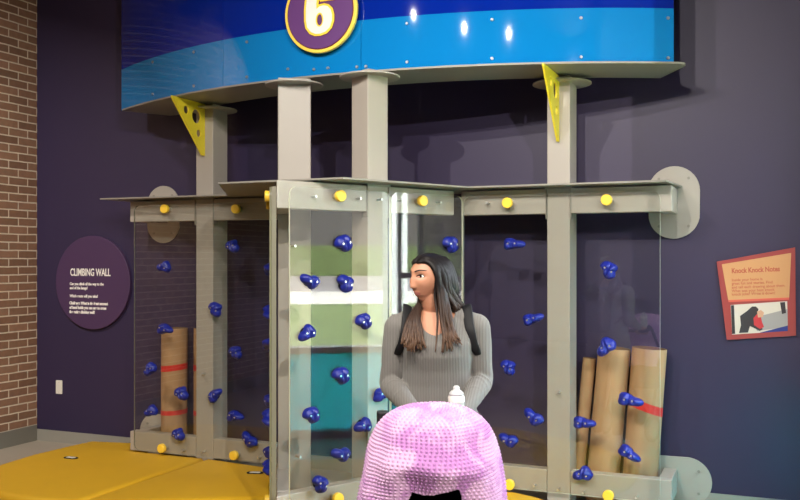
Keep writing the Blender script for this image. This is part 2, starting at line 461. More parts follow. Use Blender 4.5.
# ------------------------------------------------------------------ climbing structure
STR = Frame((0, 6.03), U)
SA, SB, SC_, SD = -2.244, -.952, .431, 1.753
PA, PB, PC, PD = (Vector(STR.xy(s)) for s in (SA, SB, SC_, SD))
PV = Vector((-.684, 4.992))
LEFT = Frame(PA, U); RET = Frame(PB, PV - PB); CEN = Frame(PV, PC - PV); RIGHT = Frame(PC, U)
LL, LR, LC, LD = (PB - PA).length, (PV - PB).length, (PC - PV).length, (PD - PC).length
ZB0, ZB1, ZT0, ZT1, ZS = .085, .232, 1.833, 1.990, 2.000
cw = thing('climbing_wall', (PV.x + .3, PV.y + .9, 0), 'grey steel climbing wall with clear panels and blue holds against the dark wall', 'climbing wall')
BD = .075                                              # beam depth
ZCAN = 2.693                                          # underside of the overhead plate

# columns: (plan outline, flange centre)
def col_outline(fr, s0, s1, d): return [fr.xy(s0, 0), fr.xy(s1, 0), fr.xy(s1, -d), fr.xy(s0, -d)]
c1 = (LEFT.sx(196), LEFT.sx(213)); c4 = (RIGHT.sx(547), RIGHT.sx(570)); c3 = (CEN.sx(367.7), CEN.sx(388))
b_ = (PB - PV).normalized()
c2 = (LR * .47 - .08, LR * .47 + .08)
v2 = [RET.xy(c2[0], -.008), RET.xy(c2[1], -.008), RET.xy(c2[1], -.215), RET.xy(c2[0], -.215)]
cols = [(col_outline(LEFT, c1[0], c1[1], .19), LEFT), (v2, RET), (col_outline(CEN, c3[0], c3[1], .165), CEN), (col_outline(RIGHT, c4[0], c4[1], .20), RIGHT)]
COLC = []
for poly, fr in cols:
    cx = sum(p[0] for p in poly) / 4; cy = sum(p[1] for p in poly) / 4; COLC.append((cx, cy))
    o = MB().prism(poly, 0.0, ZCAN - .0005).build('column', M_STEEL, cw, bevel=.006)
    MB().disc((cx, cy, ZCAN - .038), (0, 0, 1), .185, .010, 40).build('flange', M_STEEL, o, bevel=.002, angle=30)
# beams between the columns
def beams(fr, spans, ends=()):
    for a, b in spans:
        o = MB().fbox(fr, a, b, -BD, 0, ZB0, ZB1).build('bottom_beam', M_STEEL, cw, bevel=.005)
        o = MB().fbox(fr, a, b, -BD, 0, ZT0, ZT1).build('top_beam', M_STEEL, cw, bevel=.005)
beams(LEFT, [(0, c1[0] - .002), (c1[1] + .002, LL - .01)])
beams(RET, [(.11, c2[0] - .002), (c2[1] + .002, LR - .125)])
beams(CEN, [(c3[1] + .002, LC - .06)])
for z0, z1, nm in ((ZB0, ZB1, 'bottom_beam'), (ZT0, ZT1, 'top_beam')):      # mitred where the two sides meet
    MB().prism([CEN.xy(0, 0), CEN.xy(c3[0] - .002, 0), CEN.xy(c3[0] - .002, -BD), CEN.xy(.047, -BD)], z0, z1).build(nm, M_STEEL, cw, bevel=.005)
beams(RIGHT, [(.0, c4[0] - .002), (c4[1] + .002, LD)])
# collars where the shelf is notched round a column
for poly, fr in (cols[0], cols[2], cols[3]):
    s = [fr.along(p) for p in poly]; a, b = min(s), max(s)
    mb = MB().fbox(fr, a - .008, a - .002, -.05, .008, 1.80, ZS).fbox(fr, b + .002, b + .008, -.05, .008, 1.80, ZS)
    mb.fbox(fr, a - .01, b + .01, 0, .012, ZT1 - .004, ZS - .001)
    mb.build('collar', M_SHELF, cw)

# shelf on top (grey plate following the plan with an overhang)
def back(P): # foot of P on the dark wall
    P = Vector(P); s = WALL.along(P); return tuple(WALL.xy(s, .002))
sh = [(-2.275, 6.82), (-1.225, 6.385), (-1.09, 5.40), (-.319, 5.05), (.434, 5.70), (1.543, 5.22), (1.76, 5.62)]
poly = sh[:-1] + [back(sh[-1]), back((-2.05, 7.2))]
bmx = MB().prism(poly, ZS, ZS + .010)
bmx.build('shelf', M_SHELF, cw)

# plates that fix the beams to the dark wall, with stub beams
def stadium(w, h, n=18):
    r = min(w, h) / 2; pts = []
    for i in range(2 * n):
        a = math.pi * 2 * i / (2 * n)
        x, y = r * math.cos(a), r * math.sin(a)
        if h > w: y += (h / 2 - r) * (1 if math.sin(a) >= 0 else -1)
        else: x += (w / 2 - r) * (1 if math.cos(a) >= 0 else -1)
        pts.append((x, y))
    return pts
off = Vector((WALL.m.x, WALL.m.y, 0))
for px, fr, se in ((164, LEFT, .06), (674, RIGHT, LD - .042)):
    for z, w_, h_ in ((1.906, .314, .457), (.158, .457, .300)):
        s = WALL.sx(px)
        M = WALL.mat(WALL.at(s, .002, z))
        pl = MB().slab([M @ Vector((x, y, 0)) for x, y in stadium(w_, h_)], off * .012).build('wall_plate', M_STEEL, cw, bevel=.002)
        mb = MB()
        for dx in (-1, 1):
            for dy in (-1, 1):
                mb.disc(M @ Vector((dx * (.09 if h_ > w_ else .15), dy * (.15 if h_ > w_ else .07), .012)), off, .009, .005, 12)
        mb.build('bolt_heads', M_SHELF, pl)
        ws = WALL.along(fr.xy(se)) ; d1 = (Vector(fr.xy(se, -BD)) - WALL.o).dot(WALL.m)
        zz = (ZT0, ZT1) if h_ > w_ else (ZB0, ZB1)
        MB().fbox(WALL, ws - .040, ws + .040, .014, d1 - .001, zz[0], zz[1]).build('stub_beam', M_STEEL, cw, bevel=.004)

# acrylic panels on stand-offs
GO, GT = .028, .012
def panel(fr, s0, s1, z0, z1, label, edge=None):
    w, h = s1 - s0, z1 - z0
    M = fr.mat(fr.at((s0 + s1) / 2, GO, (z0 + z1) / 2))
    o = MB().slab([M @ Vector((x, y, 0)) for x, y in rrect(w, h, .045)], Vector((fr.m.x, fr.m.y, 0)) * GT, 0, 1).build('acrylic_panel', [M_GLASS, edge or M_EDGE], cw)
    o['label'] = label; return o
GD = GO + GT
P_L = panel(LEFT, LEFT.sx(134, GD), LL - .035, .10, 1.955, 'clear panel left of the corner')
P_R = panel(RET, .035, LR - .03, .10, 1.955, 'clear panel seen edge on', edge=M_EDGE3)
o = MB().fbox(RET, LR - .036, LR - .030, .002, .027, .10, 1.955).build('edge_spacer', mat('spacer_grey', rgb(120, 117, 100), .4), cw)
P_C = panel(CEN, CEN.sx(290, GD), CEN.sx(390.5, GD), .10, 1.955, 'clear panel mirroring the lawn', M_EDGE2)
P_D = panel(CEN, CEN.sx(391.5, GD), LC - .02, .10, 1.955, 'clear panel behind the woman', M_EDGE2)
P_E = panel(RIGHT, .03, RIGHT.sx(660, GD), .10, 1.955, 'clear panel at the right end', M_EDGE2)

# climbing holds: four lumpy shapes, each with two bolts and a black backing washer
def hold_mesh(seed):
    rnd = random.Random(seed); mb = MB()
    a2, a3, p2, p3 = .16 + .10 * rnd.random(), .10 + .08 * rnd.random(), rnd.random() * 6.3, rnd.random() * 6.3
    sx, sy = 1.14, .88
    bol = [(-.021, .002 + .008 * (rnd.random() - .5)), (.021, .008 * (rnd.random() - .5))]
    seg, rings = 40, 14; vs = []; fs = []
    def surf(t, rho):
        r = .047 * (1 + a2 * math.cos(2 * t + p2) + a3 * math.cos(3 * t + p3) + .05 * math.cos(5 * t + p2))
        x, y = r * rho * math.cos(t) * sx, r * rho * math.sin(t) * sy
        h = .050 * (1 - rho ** 2.6) ** .62 if rho < 1 else 0
        q = Vector((x, y, h)); h *= 1 + .22 * noise.noise(q * 38 + Vector((seed, 0, 0)))
        h *= 1 - .30 * math.exp(-(x / .008) ** 2)          # waist between the two lobes
        for bx, by in bol: h -= .010 * math.exp(-(((x - bx) ** 2 + (y - by) ** 2) / .0085 ** 2)) * (1 if rho < .9 else 0)
        return (x, y, max(h, 0))
    vs.append(surf(0, 0))
    for i in range(1, rings + 1):
        for k in range(seg): vs.append(surf(2 * math.pi * k / seg, (i / rings) ** .8))
    fs += [(0, 1 + k, 1 + (k + 1) % seg) for k in range(seg)]
    for i in range(rings - 1):
        for k in range(seg):
            k2 = (k + 1) % seg; fs.append((1 + i * seg + k, 1 + (i + 1) * seg + k, 1 + (i + 1) * seg + k2, 1 + i * seg + k2))
    fs.append(tuple(1 + (rings - 1) * seg + k for k in reversed(range(seg))))
    mb.add(vs, fs, 0)
    for bx, by in bol:
        tt = math.atan2(by / sy, bx / sx); r0 = Vector(surf(tt, .999)[:2]).length
        zz = surf(tt, min(.9, math.hypot(bx, by) / r0))[2]
        mb.disc((bx, by, .006), (0, 0, 1), .0058, zz - .006 + .004, 12, 1)
    mb.disc((-.004, 0, -GT - .010), (0, 0, 1), .030, .0095, 24, 2)
    for bx, by in bol: mb.disc((bx, by, -GT - .016), (0, 0, 1), .006, .006, 10, 1)
    me = mb.mesh('climbing_hold')
    for m in (M_HOLD, M_BOLT, M_BLACK): me.materials.append(m)
    me.polygons.foreach_set('use_smooth', [True] * len(me.polygons)); me.set_sharp_from_angle(angle=math.radians(50))
    return me
HM = [hold_mesh(s) for s in (1, 2, 3, 5, 8)]
proto_hold = None
rh = random.Random(4)
def hold(pan, fr, P):
    global proto_hold
    if proto_hold is None:
        o = bpy.data.objects.new('climbing_hold', HM[0]); proto_hold = o
    else:
        o = proto_hold.copy(); o.data = rh.choice(HM)
    COL.objects.link(o)
    o.parent = pan
    sc = rh.uniform(1.0, 1.16)
    o.matrix_basis = Matrix.Translation(Vector(P) - ORG[pan.name]) @ fr.mat((0, 0, 0)) @ Matrix.Rotation(rh.uniform(-.45, .45), 4, 'Z') @ Matrix.Diagonal((sc, sc, 1, 1))
    ORG[o.name] = Vector(P)
def pegs(pan, fr, P, nm='yellow_cap', off=None):
    """yellow cap on a stand-off"""
    o3 = Vector((fr.m.x, fr.m.y, 0))
    MB().disc(Vector(P), o3, .0335, .030, 28).build(nm, M_CAP, pan, bevel=.004, angle=35)
    if off is None: MB().disc(Vector(P) - o3 * GD, o3, .02, GO - .0, 16).build('standoff', M_STEEL, pan)
HL = [(165, 267), (165, 329), (151, 369), (152, 411), (182, 393), (179, 434), (216, 309), (233, 246), (236, 352), (235, 416), (215, 395), (250, 440)]
HC = [(343, 243), (310, 281), (345, 283), (363, 321), (307, 333), (340.5, 375), (310.7, 414.5), (363, 425.5), (381, 394), (340.8, 454), (319.7, 483.5)]
HR = [(513, 244), (532, 319), (609, 269.5), (606.5, 346.5), (508.5, 367), (629, 400), (534, 417.5), (509, 440), (583, 422.8), (628.5, 453), (583.5, 474)]
for x, y in HL: hold(P_L, LEFT, LEFT.hit(x, y, GD))
for x, y in HC: hold(P_C, CEN, CEN.hit(x, y, GD))
for x, y in HR: hold(P_E, RIGHT, RIGHT.hit(x, y, GD))
hold(P_D, CEN, CEN.hit(450, 244, GD))
for Y, y in ((6.15, 269), (5.85, 312), (5.6, 344), (6.2, 400), (5.45, 417), (5.95, 452), (5.7, 467)):
    q = (PB.y - Y) / (PB.y - PV.y) * LR
    hold(P_R, RET, RET.at(q, GD, CAM_H - (y - HOR) * Y / 900))
for x, y in ((166, 209), (237, 209), (163, 448), (235, 455)): pegs(P_L, LEFT, LEFT.hit(x, y, GD))
for x, y in ((339, 196), (336.5, 498)): pegs(P_C, CEN, CEN.hit(x, y, GD))
pegs(P_D, CEN, CEN.hit(421, 201, GD)); pegs(P_D, CEN, CEN.at(CEN.along(CEN.hit(421, 201, GD)), GD, .125))
for x, y in ((508, 203), (607, 200), (510, 484), (608.7, 495)): pegs(P_E, RIGHT, RIGHT.hit(x, y, GD))
for q in (.30, LR - .33):
    for z in (1.92, .125): pegs(P_R, RET, RET.at(q, GD, z))
# small bolts that hold the panels to the beams and columns
def bolts(pan, fr, pts):
    o3 = Vector((fr.m.x, fr.m.y, 0))
    for P in pts:
        MB().disc(Vector(P) - o3 * (GD - .001), o3, .007, GD + .004, 12).build('panel_bolt', M_BOLT, pan)
bolts(P_C, CEN, [CEN.hit(x, y, GD) for x, y in ((316, 196.5), (360.5, 198.5), (381.5, 199.5), (295, 246), (300, 457))])
bolts(P_D, CEN, [CEN.hit(x, y, GD) for x, y in ((402, 200.5), (440.5, 202.3))])
bolts(P_E, RIGHT, [RIGHT.hit(x, y, GD) for x, y in ((487, 203), (558, 393), (534, 486), (558, 490), (583, 493), (636, 498))])
bolts(P_L, LEFT, [LEFT.hit(x, y, GD) for x, y in ((202, 374), (182, 451), (202, 452), (258, 458))])

# ------------------------------------------------------------------ overhead sign on the columns
M_RIVET = mat('rivet_steel', rgb(150, 160, 172), .5, .6)
AC = Vector((1.27, 9.555)); AR = 4.30
def arc_pt(th, r): return (AC.x + r * math.sin(th), AC.y - r * math.cos(th))
def arc_hit(px, r):
    t = (px - 400) / F_PX                     # near intersection of a view ray with the arc
    a = t * t + 1; b = -2 * (t * AC.x + AC.y); c_ = AC.x ** 2 + AC.y ** 2 - r * r
    Y = (-b - math.sqrt(b * b - 4 * a * c_)) / (2 * a)
    return math.asin((t * Y - AC.x) / r), Y
ZP = ZCAN + .012
TH0, TH1 = arc_hit(122, AR)[0], arc_hit(678, AR)[0]
c0 = arc_pt((TH0 + TH1) / 2, AR)
sg = thing('overhead_sign', (c0[0], c0[1] + .3, ZCAN), 'curved two-tone blue overhead sign with a round number 6 on grey columns', 'sign')
n = 72
ths = [TH0 + (TH1 - TH0) * i / n for i in range(n + 1)]
front = [arc_pt(t, AR) for t in ths]
rr = [(arc_pt(TH1 + a / AR, AR - d)) for a, d in ((.020, .003), (.040, .012), (.056, .028), (.066, .05), (.070, .08))]
backp = [arc_pt(t, AR - .42) for t in reversed(ths)]
last = arc_pt(TH1 + .060 / AR, AR - .42)
mb = MB().prism(front + rr + [last] + backp, ZCAN, ZP)
mb.build('base_plate', M_SHELF, sg)
RP = AR - .022; BAND = .318; ZTOP = ZP + 1.15
cuts = [arc_hit(121.5, RP)[0], arc_hit(223, RP)[0], arc_hit(361, RP)[0], arc_hit(674, RP)[0]]
for i in range(3):
    a0, a1 = cuts[i] + (.0004 if i else 0), cuts[i + 1] - .0004
    k = 30; zs = [ZP + .001, ZP + BAND, ZTOP]; vs = []; fs = []; mi = []
    for j in range(k + 1):
        th = a0 + (a1 - a0) * j / k
        for r in (RP, RP - .010):
            x, y = arc_pt(th, r)
            for z in zs: vs.append((x, y, z))
    for j in range(k):
        b0, b1 = j * 6, (j + 1) * 6
        for q in (0, 1):
            fs += [(b0 + q, b1 + q, b1 + q + 1, b0 + q + 1), (b0 + 3 + q, b0 + 4 + q, b1 + 4 + q, b1 + 3 + q)]; mi += [q, q]
        fs += [(b0, b0 + 3, b1 + 3, b1), (b0 + 2, b1 + 2, b1 + 5, b0 + 5)]; mi += [0, 1]
    for b in (0, k * 6):
        fs += [(b, b + 1, b + 4, b + 3), (b + 1, b + 2, b + 5, b + 4)]; mi += [0, 1]
    MB().add(vs, fs, mi).build('sign_panel', [M_SKYBLUE, M_DEEPBLUE], sg, angle=40)['label'] = ('left', 'middle', 'right')[i] + ' curved blue panel'
for x, y0, y1 in ((153, 62, 94), (194, 52, 86), (247, 42, 77), (288, None, 69), (314, None, 69.5), (328, None, 68), (357, None, 67), (366, None, 66.5), (407, 23.5, 62), (492, 19.6, 58.6), (581, 18, 57), (668, 18, 58)):
    th, Y = arc_hit(x, RP)
    nrm = Vector((math.sin(th), -math.cos(th), 0))
    for y in (y0, y1):
        if y is None: continue
        p = arc_pt(th, RP); MB().disc((p[0], p[1], CAM_H + (HOR - y) * Y / 900), nrm, .0105, .008, 14, r2=.008).build('rivet', M_RIVET, sg)
# round number medallion
th, Y = arc_hit(320.5, RP + .05); RM = .255
p = arc_pt(th, RP + .05); zc = CAM_H + (HOR - 12.0) * Y / 900
nrm = Vector((math.sin(th), -math.cos(th), 0))
MF = Frame(p, (math.cos(th), math.sin(th)))
Mm = MF.mat((p[0], p[1], zc))
md = MB().disc(Mm @ Vector((0, 0, -.02)), nrm, RM, .025, 72, 0).build('medallion', mat('rim_yellow', rgb(255, 224, 92), .4), sg, bevel=.004, angle=30)
md['label'] = 'round purple medallion with a yellow rim'
MB().disc(Mm @ Vector((0, 0, .0055)), nrm, RM * .918, .0025, 72).build('dark_ring', M_MAROON, md)
MB().disc(Mm @ Vector((0, 0, .0082)), nrm, RM * .897, .0025, 72).build('purple_field', mat('medallion_purple', rgb(104, 62, 124), .4), md)
SIX = [(332.3, .5), (332, -3), (329.5, -7.5), (325, -9.6), (320, -10), (314.5, -9), (310, -5.5), (307.5, 0), (306.7, 8), (306.7, 20), (308, 27), (311.5, 32), (316, 34.3), (321, 34.6),
       (326.5, 33), (330.5, 29), (332.5, 23), (332.6, 17), (331.2, 11.5), (328, 8), (324.5, 6.8), (320.5, 7.3), (317.2, 9.5), (317.0, 4), (317.6, 0), (319, -2.2), (321, -2.0), (322.2, .5)]
def six(grow, hx, hy, z, m, nm):
    """the numeral, grown outwards by so many pixels"""
    P = [Vector((x - 320.0, 12.3 - y)) for x, y in SIX]; n_ = len(P); kx, ky = Y / 900 / .874, Y / 900
    out = []
    for i in range(n_):
        e0 = (P[i] - P[i - 1]).normalized(); e1 = (P[(i + 1) % n_] - P[i]).normalized()
        mm = Vector((e0.y, -e0.x)) + Vector((e1.y, -e1.x)); k = grow / max(.5, mm.length_squared / 2)
        q = P[i] + mm * k; out.append((q.x * kx, q.y * ky))
    hole = [((.2 + hx * math.cos(t)) * kx, (-8.3 + hy * math.sin(t)) * ky) for t in np.linspace(0, 2 * math.pi, 25)[:-1]]
    cu = bpy.data.curves.new('n', 'CURVE'); cu.dimensions = '2D'; cu.fill_mode = 'BOTH'; cu.extrude = .0012
    for lp in (out, hole):
        sp = cu.splines.new('POLY'); sp.points.add(len(lp) - 1); sp.use_cyclic_u = True
        for q, (x, y) in zip(sp.points, lp): q.co = (x, y, 0, 1)
    o = bpy.data.objects.new('n', cu); COL.objects.link(o)
    me = bpy.data.meshes.new_from_object(o.evaluated_get(bpy.context.evaluated_depsgraph_get()))
    MT = Mm @ Matrix.Translation((0, 0, z))
    mb = MB(); mb.add([MT @ v.co for v in me.vertices], [tuple(p.vertices) for p in me.polygons]); mb.build(nm, m, md)
    bpy.data.objects.remove(o); bpy.data.curves.remove(cu); bpy.data.meshes.remove(me)
six(2.6, 2.0, 5.0, .0115, M_MAROON, 'number_outline'); six(2.1, 2.5, 5.6, .0135, mat('number_gold', rgb(255, 222, 80), .4), 'number_border'); six(0, 3.8, 7.0, .0160, M_WHITE, 'number')
# yellow gusset plates
for ci, fr, sp_ in ((0, LEFT, c1), (3, RIGHT, c4)):
    s = sum(sp_) / 2; L_, H_ = (.39, .38) if ci == 0 else (.40, .41)
    P = fr.at(s, .002, ZCAN - .002)
    M = Matrix(((fr.m.x, 0, fr.p.x, P.x), (fr.m.y, 0, fr.p.y, P.y), (0, 1, 0, P.z), (0, 0, 0, 1)))
    mb = MB(); holed_plate(mb, [(0, 0), (L_, 0), (L_, -.012), (.035, -H_), (0, -H_)], [(.105, -.105, .052), (.225, -.075, .030), (.075, -.225, .028)], .012, M)
    mb.build('gusset', M_GUSSET, sg)['label'] = 'yellow triangular gusset with three holes'

# ------------------------------------------------------------------ cardboard tubes behind the panels
def card_tube(px0, py0, px1, py1, d, r, label, tapes=(), halved=False):
    """top and foot of the axis at pixels, on the plane d behind the beam front"""
    fr = STR
    T, B = fr.hit(px0, py0, d), fr.hit(px1, py1, d)
    ax = (T - B).normalized()
    B = B + ax * ((.012 + r * math.sqrt(max(1 - ax.z ** 2, 0)) - B.z) / ax.z)          # standing on the floor
    t = thing('cardboard_tube', tuple(B), label, 'cardboard tube', 'cardboard tubes behind the climbing panels')
    a = ax.orthogonal().normalized(); b = ax.cross(a); L_ = (T - B).length
    mb = MB(); seg = 40; vs = []; fs = []
    for h in (0, L_):
        for rr_ in (r, r - .008):
            for k in range(seg):
                q = 2 * math.pi * k / seg; vs.append(B + ax * h + a * (rr_ * math.cos(q)) + b * (rr_ * math.sin(q)))
    for k in range(seg):
        k2 = (k + 1) % seg
        fs += [(k, k2, 2 * seg + k2, 2 * seg + k), (seg + k, 3 * seg + k, 3 * seg + k2, seg + k2), (k, seg + k, seg + k2, k2), (2 * seg + k, 2 * seg + k2, 3 * seg + k2, 3 * seg + k)]
    mb.add(vs, fs, [0, 1, 1, 1] * seg)
    mb.build('tube_body', [M_CARD, M_CARDIN], t, angle=40)
    for f, tw, tilt in tapes:
        mb = MB(); vs = []; fs = []
        for h in (0, tw):
            for rr_ in (r + .0015, r + .0003):
                for k in range(seg):
                    q = 2 * math.pi * k / seg
                    dirv = a * math.cos(q) + b * math.sin(q)
                    vs.append(B + ax * (f * L_ + h + tilt * dirv.x) + dirv * rr_)
        for k in range(seg):
            k2 = (k + 1) % seg
            fs += [(k, k2, 2 * seg + k2, 2 * seg + k), (seg + k, 3 * seg + k, 3 * seg + k2, seg + k2), (k, seg + k, seg + k2, k2), (2 * seg + k, 2 * seg + k2, 3 * seg + k2, 3 * seg + k)]
        mb.add(vs, fs, 0); mb.build('tape_band', M_TAPE, t, angle=40)['label'] = 'red tape band'
card_tube(649.5, 348, 639, 492, -.222, .106, 'wide cardboard tube with one red tape band at the right end', [(.60, .055, -.03)])
card_tube(614.5, 348, 602, 488, -.222, .100, 'wide plain cardboard tube left of the red taped one on the right')
card_tube(589.5, 358, 576.5, 488, -.245, .041, 'narrow plain cardboard tube tucked behind the wide ones by the right column')
card_tube(174.5, 328, 174, 452, -.222, .100, 'cardboard tube with two red tape bands behind the left panel', [(.675, .045, .012), (.335, .035, .006)])
card_tube(203.5, 328, 203.5, 452, -.265, .075, 'cardboard tube with red tape half hidden behind the left column', [(.675, .045, .0), (.335, .035, .0)])

# ------------------------------------------------------------------ yellow mats
def mat_piece(pts, label, handle=None):
    """padded mat: rounded top edge"""
    n_ = len(pts); P = [Vector(p) for p in pts]
    ar = sum(P[i].x * P[(i + 1) % n_].y - P[(i + 1) % n_].x * P[i].y for i in range(n_))
    if ar < 0: P.reverse()
    cxy = sum(P, Vector((0, 0))) / n_
    t = thing('floor_mat', (cxy.x, cxy.y, 0), label, 'mat', 'yellow mats around the climbing wall')
    def inset(d):
        out = []
        for i in range(n_):
            e0 = (P[i] - P[i - 1]).normalized(); e1 = (P[(i + 1) % n_] - P[i]).normalized()
            m0 = Vector((-e0.y, e0.x)); m1 = Vector((-e1.y, e1.x)); mm = (m0 + m1)
            k = d / max(.35, (1 + m0.dot(m1)) ) 
            out.append(P[i] + mm * k)
        return out
    rings = []
    for d, z in ((.010, .001), (.003, .012), (.0, .03), (.003, .052), (.012, .068), (.028, .077), (.05, .080)):
        rings.append([Vector((q.x, q.y, z)) for q in inset(d)])
    MB().loft(rings).build('pad', M_YELLOW, t, angle=50)
    if handle:
        hp, ang = handle
        c_ = Vector((hp[0], hp[1], .0802)); R_ = Matrix.Translation(c_) @ Matrix.Rotation(ang, 4, 'Z')
        h = MB().slab([R_ @ Vector((x, y, 0)) for x, y in rrect(.115, .06, .028)], (0, 0, .004)).build('handle', M_BLACK, t)
        MB().slab([R_ @ Vector((x, y, .0042)) for x, y in rrect(.075, .036, .012)], (0, 0, .0015)).build('label_patch', M_PLATE, h)
F1 = Vector(STR.xy((c1[0] + c1[1]) / 2 + SA, -.03))
G = PB + (PV - PB) * .60
G1 = G + RET.m * .03
OUT = Vector((-1.95, 5.47)); g = .004
top = lambda px, py: (lambda Y: ((px - 400) / 900 * Y, Y))(1.47 * 900 / (py - 259))
A1 = Vector(STR.xy(SA - .03, -.03)); A2 = Vector(STR.xy(SA - .06, -.30))
L1 = [tuple(F1), tuple(A1), tuple(A2), (-2.50, 7.30), (-2.62, 7.10), (-2.78, 6.78), (-2.88, 6.45), (-2.88, 6.15), (-2.80, 5.93), (-2.66, 5.77), (-2.45, 5.62), (-2.2, 5.51), (OUT.x - .012, OUT.y)]
mat_piece(L1, 'yellow vinyl mat piece in the left corner against the wall', (top(71, 458), -AN))
L2 = [tuple(F1 + Vector((g * 2, 0))), (OUT.x, OUT.y + .004), tuple(G1 + Vector((0, g))), tuple(PB + Vector((.0, -.05)) + RET.m * .0)]
mat_piece(L2, 'wedge shaped yellow vinyl mat between the left panel and the edge-on panel', (top(255, 473), -.1))
L3 = [tuple(G1 - Vector((0, g))), (OUT.x, OUT.y - .006), (-1.98, 5.15), (-1.92, 4.85), (-1.75, 4.5), (-1.5, 4.25), (-1.2, 4.08), (-.85, 4.02), tuple(PV + Vector((-.02, -.05)))]
mat_piece(L3, 'yellow vinyl mat in front of the projecting corner, mostly below the frame')
R1 = [tuple(PV + Vector((.0, -.052))), (-.84, 4.02), (-.5, 4.0), (-.1, 4.02), (.30, 4.10), (.65, 4.26), (.92, 4.52), (1.05, 4.85), (1.06, 5.15), (.98, 5.40), (.86, 5.58), (.74, 5.70), tuple(PC + Vector((.06, -.05)))]
mat_piece(R1, 'yellow vinyl mat under the right hand panels behind the stroller')
# ------------------------------------------------------------------ the woman behind the stroller
M_SKIN = mat('skin', rgb(184, 130, 102), .5, noise=(14, .05))
M_SKIN.node_tree.nodes['Principled BSDF'].inputs['Subsurface Weight'].default_value = .12
M_SKIN.node_tree.nodes['Principled BSDF'].inputs['Subsurface Radius'].default_value = (.012, .005, .003)
M_LIPS = mat('lips', rgb(172, 104, 92), .4)
M_EYEW = mat('eye_white', rgb(232, 226, 220), .25)
M_IRIS = mat('dark_iris', rgb(38, 24, 18), .15)
M_BROW = mat('brow_hair', rgb(44, 32, 28), .8)
M_PANTS = mat('black_leggings', rgb(34, 34, 38), .8)
M_SHOE = mat('white_shoe', rgb(214, 212, 208), .6)

def hair_mat():
    m = bpy.data.materials.new('long_brown_hair'); m.use_nodes = True
    nt = m.node_tree; N = nt.nodes; L = nt.links; p = N['Principled BSDF']
    tc = N.new('ShaderNodeTexCoord'); sp = N.new('ShaderNodeSeparateXYZ'); L.new(tc.outputs['Object'], sp.inputs[0])
    nz = N.new('ShaderNodeTexNoise'); nz.inputs['Scale'].default_value = 1; nz.inputs['Detail'].default_value = 3
    mp = N.new('ShaderNodeMapping'); mp.inputs['Scale'].default_value = (170, 170, 9)
    L.new(tc.outputs['Object'], mp.inputs['Vector']); L.new(mp.outputs[0], nz.inputs['Vector'])
    ad = N.new('ShaderNodeMath'); ad.operation = 'MULTIPLY_ADD'; ad.inputs[1].default_value = .22
    L.new(nz.outputs['Fac'], ad.inputs[0]); L.new(sp.outputs['Z'], ad.inputs[2])
    cr = N.new('ShaderNodeValToRGB'); L.new(ad.outputs[0], cr.inputs['Fac'])
    e = cr.color_ramp.elements
    e[0].position = .10; e[0].color = rgb(122, 92, 70)
    e[1].position = .44; e[1].color = rgb(22, 17, 17)
    x = cr.color_ramp.elements.new(.28); x.color = rgb(62, 46, 38)
    L.new(cr.outputs[0], p.inputs['Base Color']); p.inputs['Roughness'].default_value = .5; p.inputs['Specular IOR Level'].default_value = .25
    b = N.new('ShaderNodeBump'); b.inputs['Strength'].default_value = .3; b.inputs['Distance'].default_value = .003
    L.new(nz.outputs['Fac'], b.inputs['Height']); L.new(b.outputs['Normal'], p.inputs['Normal'])
    return m
def rib_mat():
    m = bpy.data.materials.new('grey_rib_knit'); m.use_nodes = True
    nt = m.node_tree; N = nt.nodes; L = nt.links; p = N['Principled BSDF']
    tc = N.new('ShaderNodeTexCoord')
    wv = N.new('ShaderNodeTexWave'); wv.wave_type = 'BANDS'; wv.bands_direction = 'X'
    wv.inputs['Scale'].default_value = 50; wv.inputs['Distortion'].default_value = .6; wv.inputs['Detail'].default_value = 1
    wv.inputs['Detail Scale'].default_value = .6
    L.new(tc.outputs['Object'], wv.inputs['Vector'])
    cr = N.new('ShaderNodeValToRGB'); L.new(wv.outputs['Fac'], cr.inputs['Fac'])
    cr.color_ramp.elements[0].color = rgb(104, 101, 97); cr.color_ramp.elements[1].color = rgb(122, 119, 115)
    L.new(cr.outputs[0], p.inputs['Base Color']); p.inputs['Roughness'].default_value = .9
    p.inputs['Sheen Weight'].default_value = .15
    b = N.new('ShaderNodeBump'); b.inputs['Strength'].default_value = .5; b.inputs['Distance'].default_value = .004
    L.new(wv.outputs['Fac'], b.inputs['Height']); L.new(b.outputs['Normal'], p.inputs['Normal'])
    return m
M_HAIR = hair_mat(); M_KNIT = rib_mat()

XC, YC = .150, 3.70
woman = thing('person', (XC, YC, 0), 'woman in a grey ribbed sweater with long brown hair looking left behind the stroller', 'person')

def oval(cx, cy, z, rx, ry, n=40, e=2.3, tilt=0.0):
    out = []
    for k in range(n):
        t = 2 * math.pi * k / n; c, s = math.cos(t), math.sin(t)
        x = rx * math.copysign(abs(c) ** (2 / e), c); y = ry * math.copysign(abs(s) ** (2 / e), s)
        out.append(Vector((cx + x, cy + y, z + tilt * y)))
    return out
def voxel(mb, name, size, it=6, fac=.5):
    me = mb.mesh(name)
    ob = bpy.data.objects.new(name, me); COL.objects.link(ob)
    r = ob.modifiers.new('r', 'REMESH'); r.mode = 'VOXEL'; r.voxel_size = size
    if it:
        s = ob.modifiers.new('s', 'SMOOTH'); s.iterations = it; s.factor = fac
    out = bpy.data.meshes.new_from_object(ob.evaluated_get(bpy.context.evaluated_depsgraph_get()))
    bpy.data.objects.remove(ob); bpy.data.meshes.remove(me)
    return out
def shift(me, origin):
    me.transform(Matrix.Translation(-Vector(origin)))

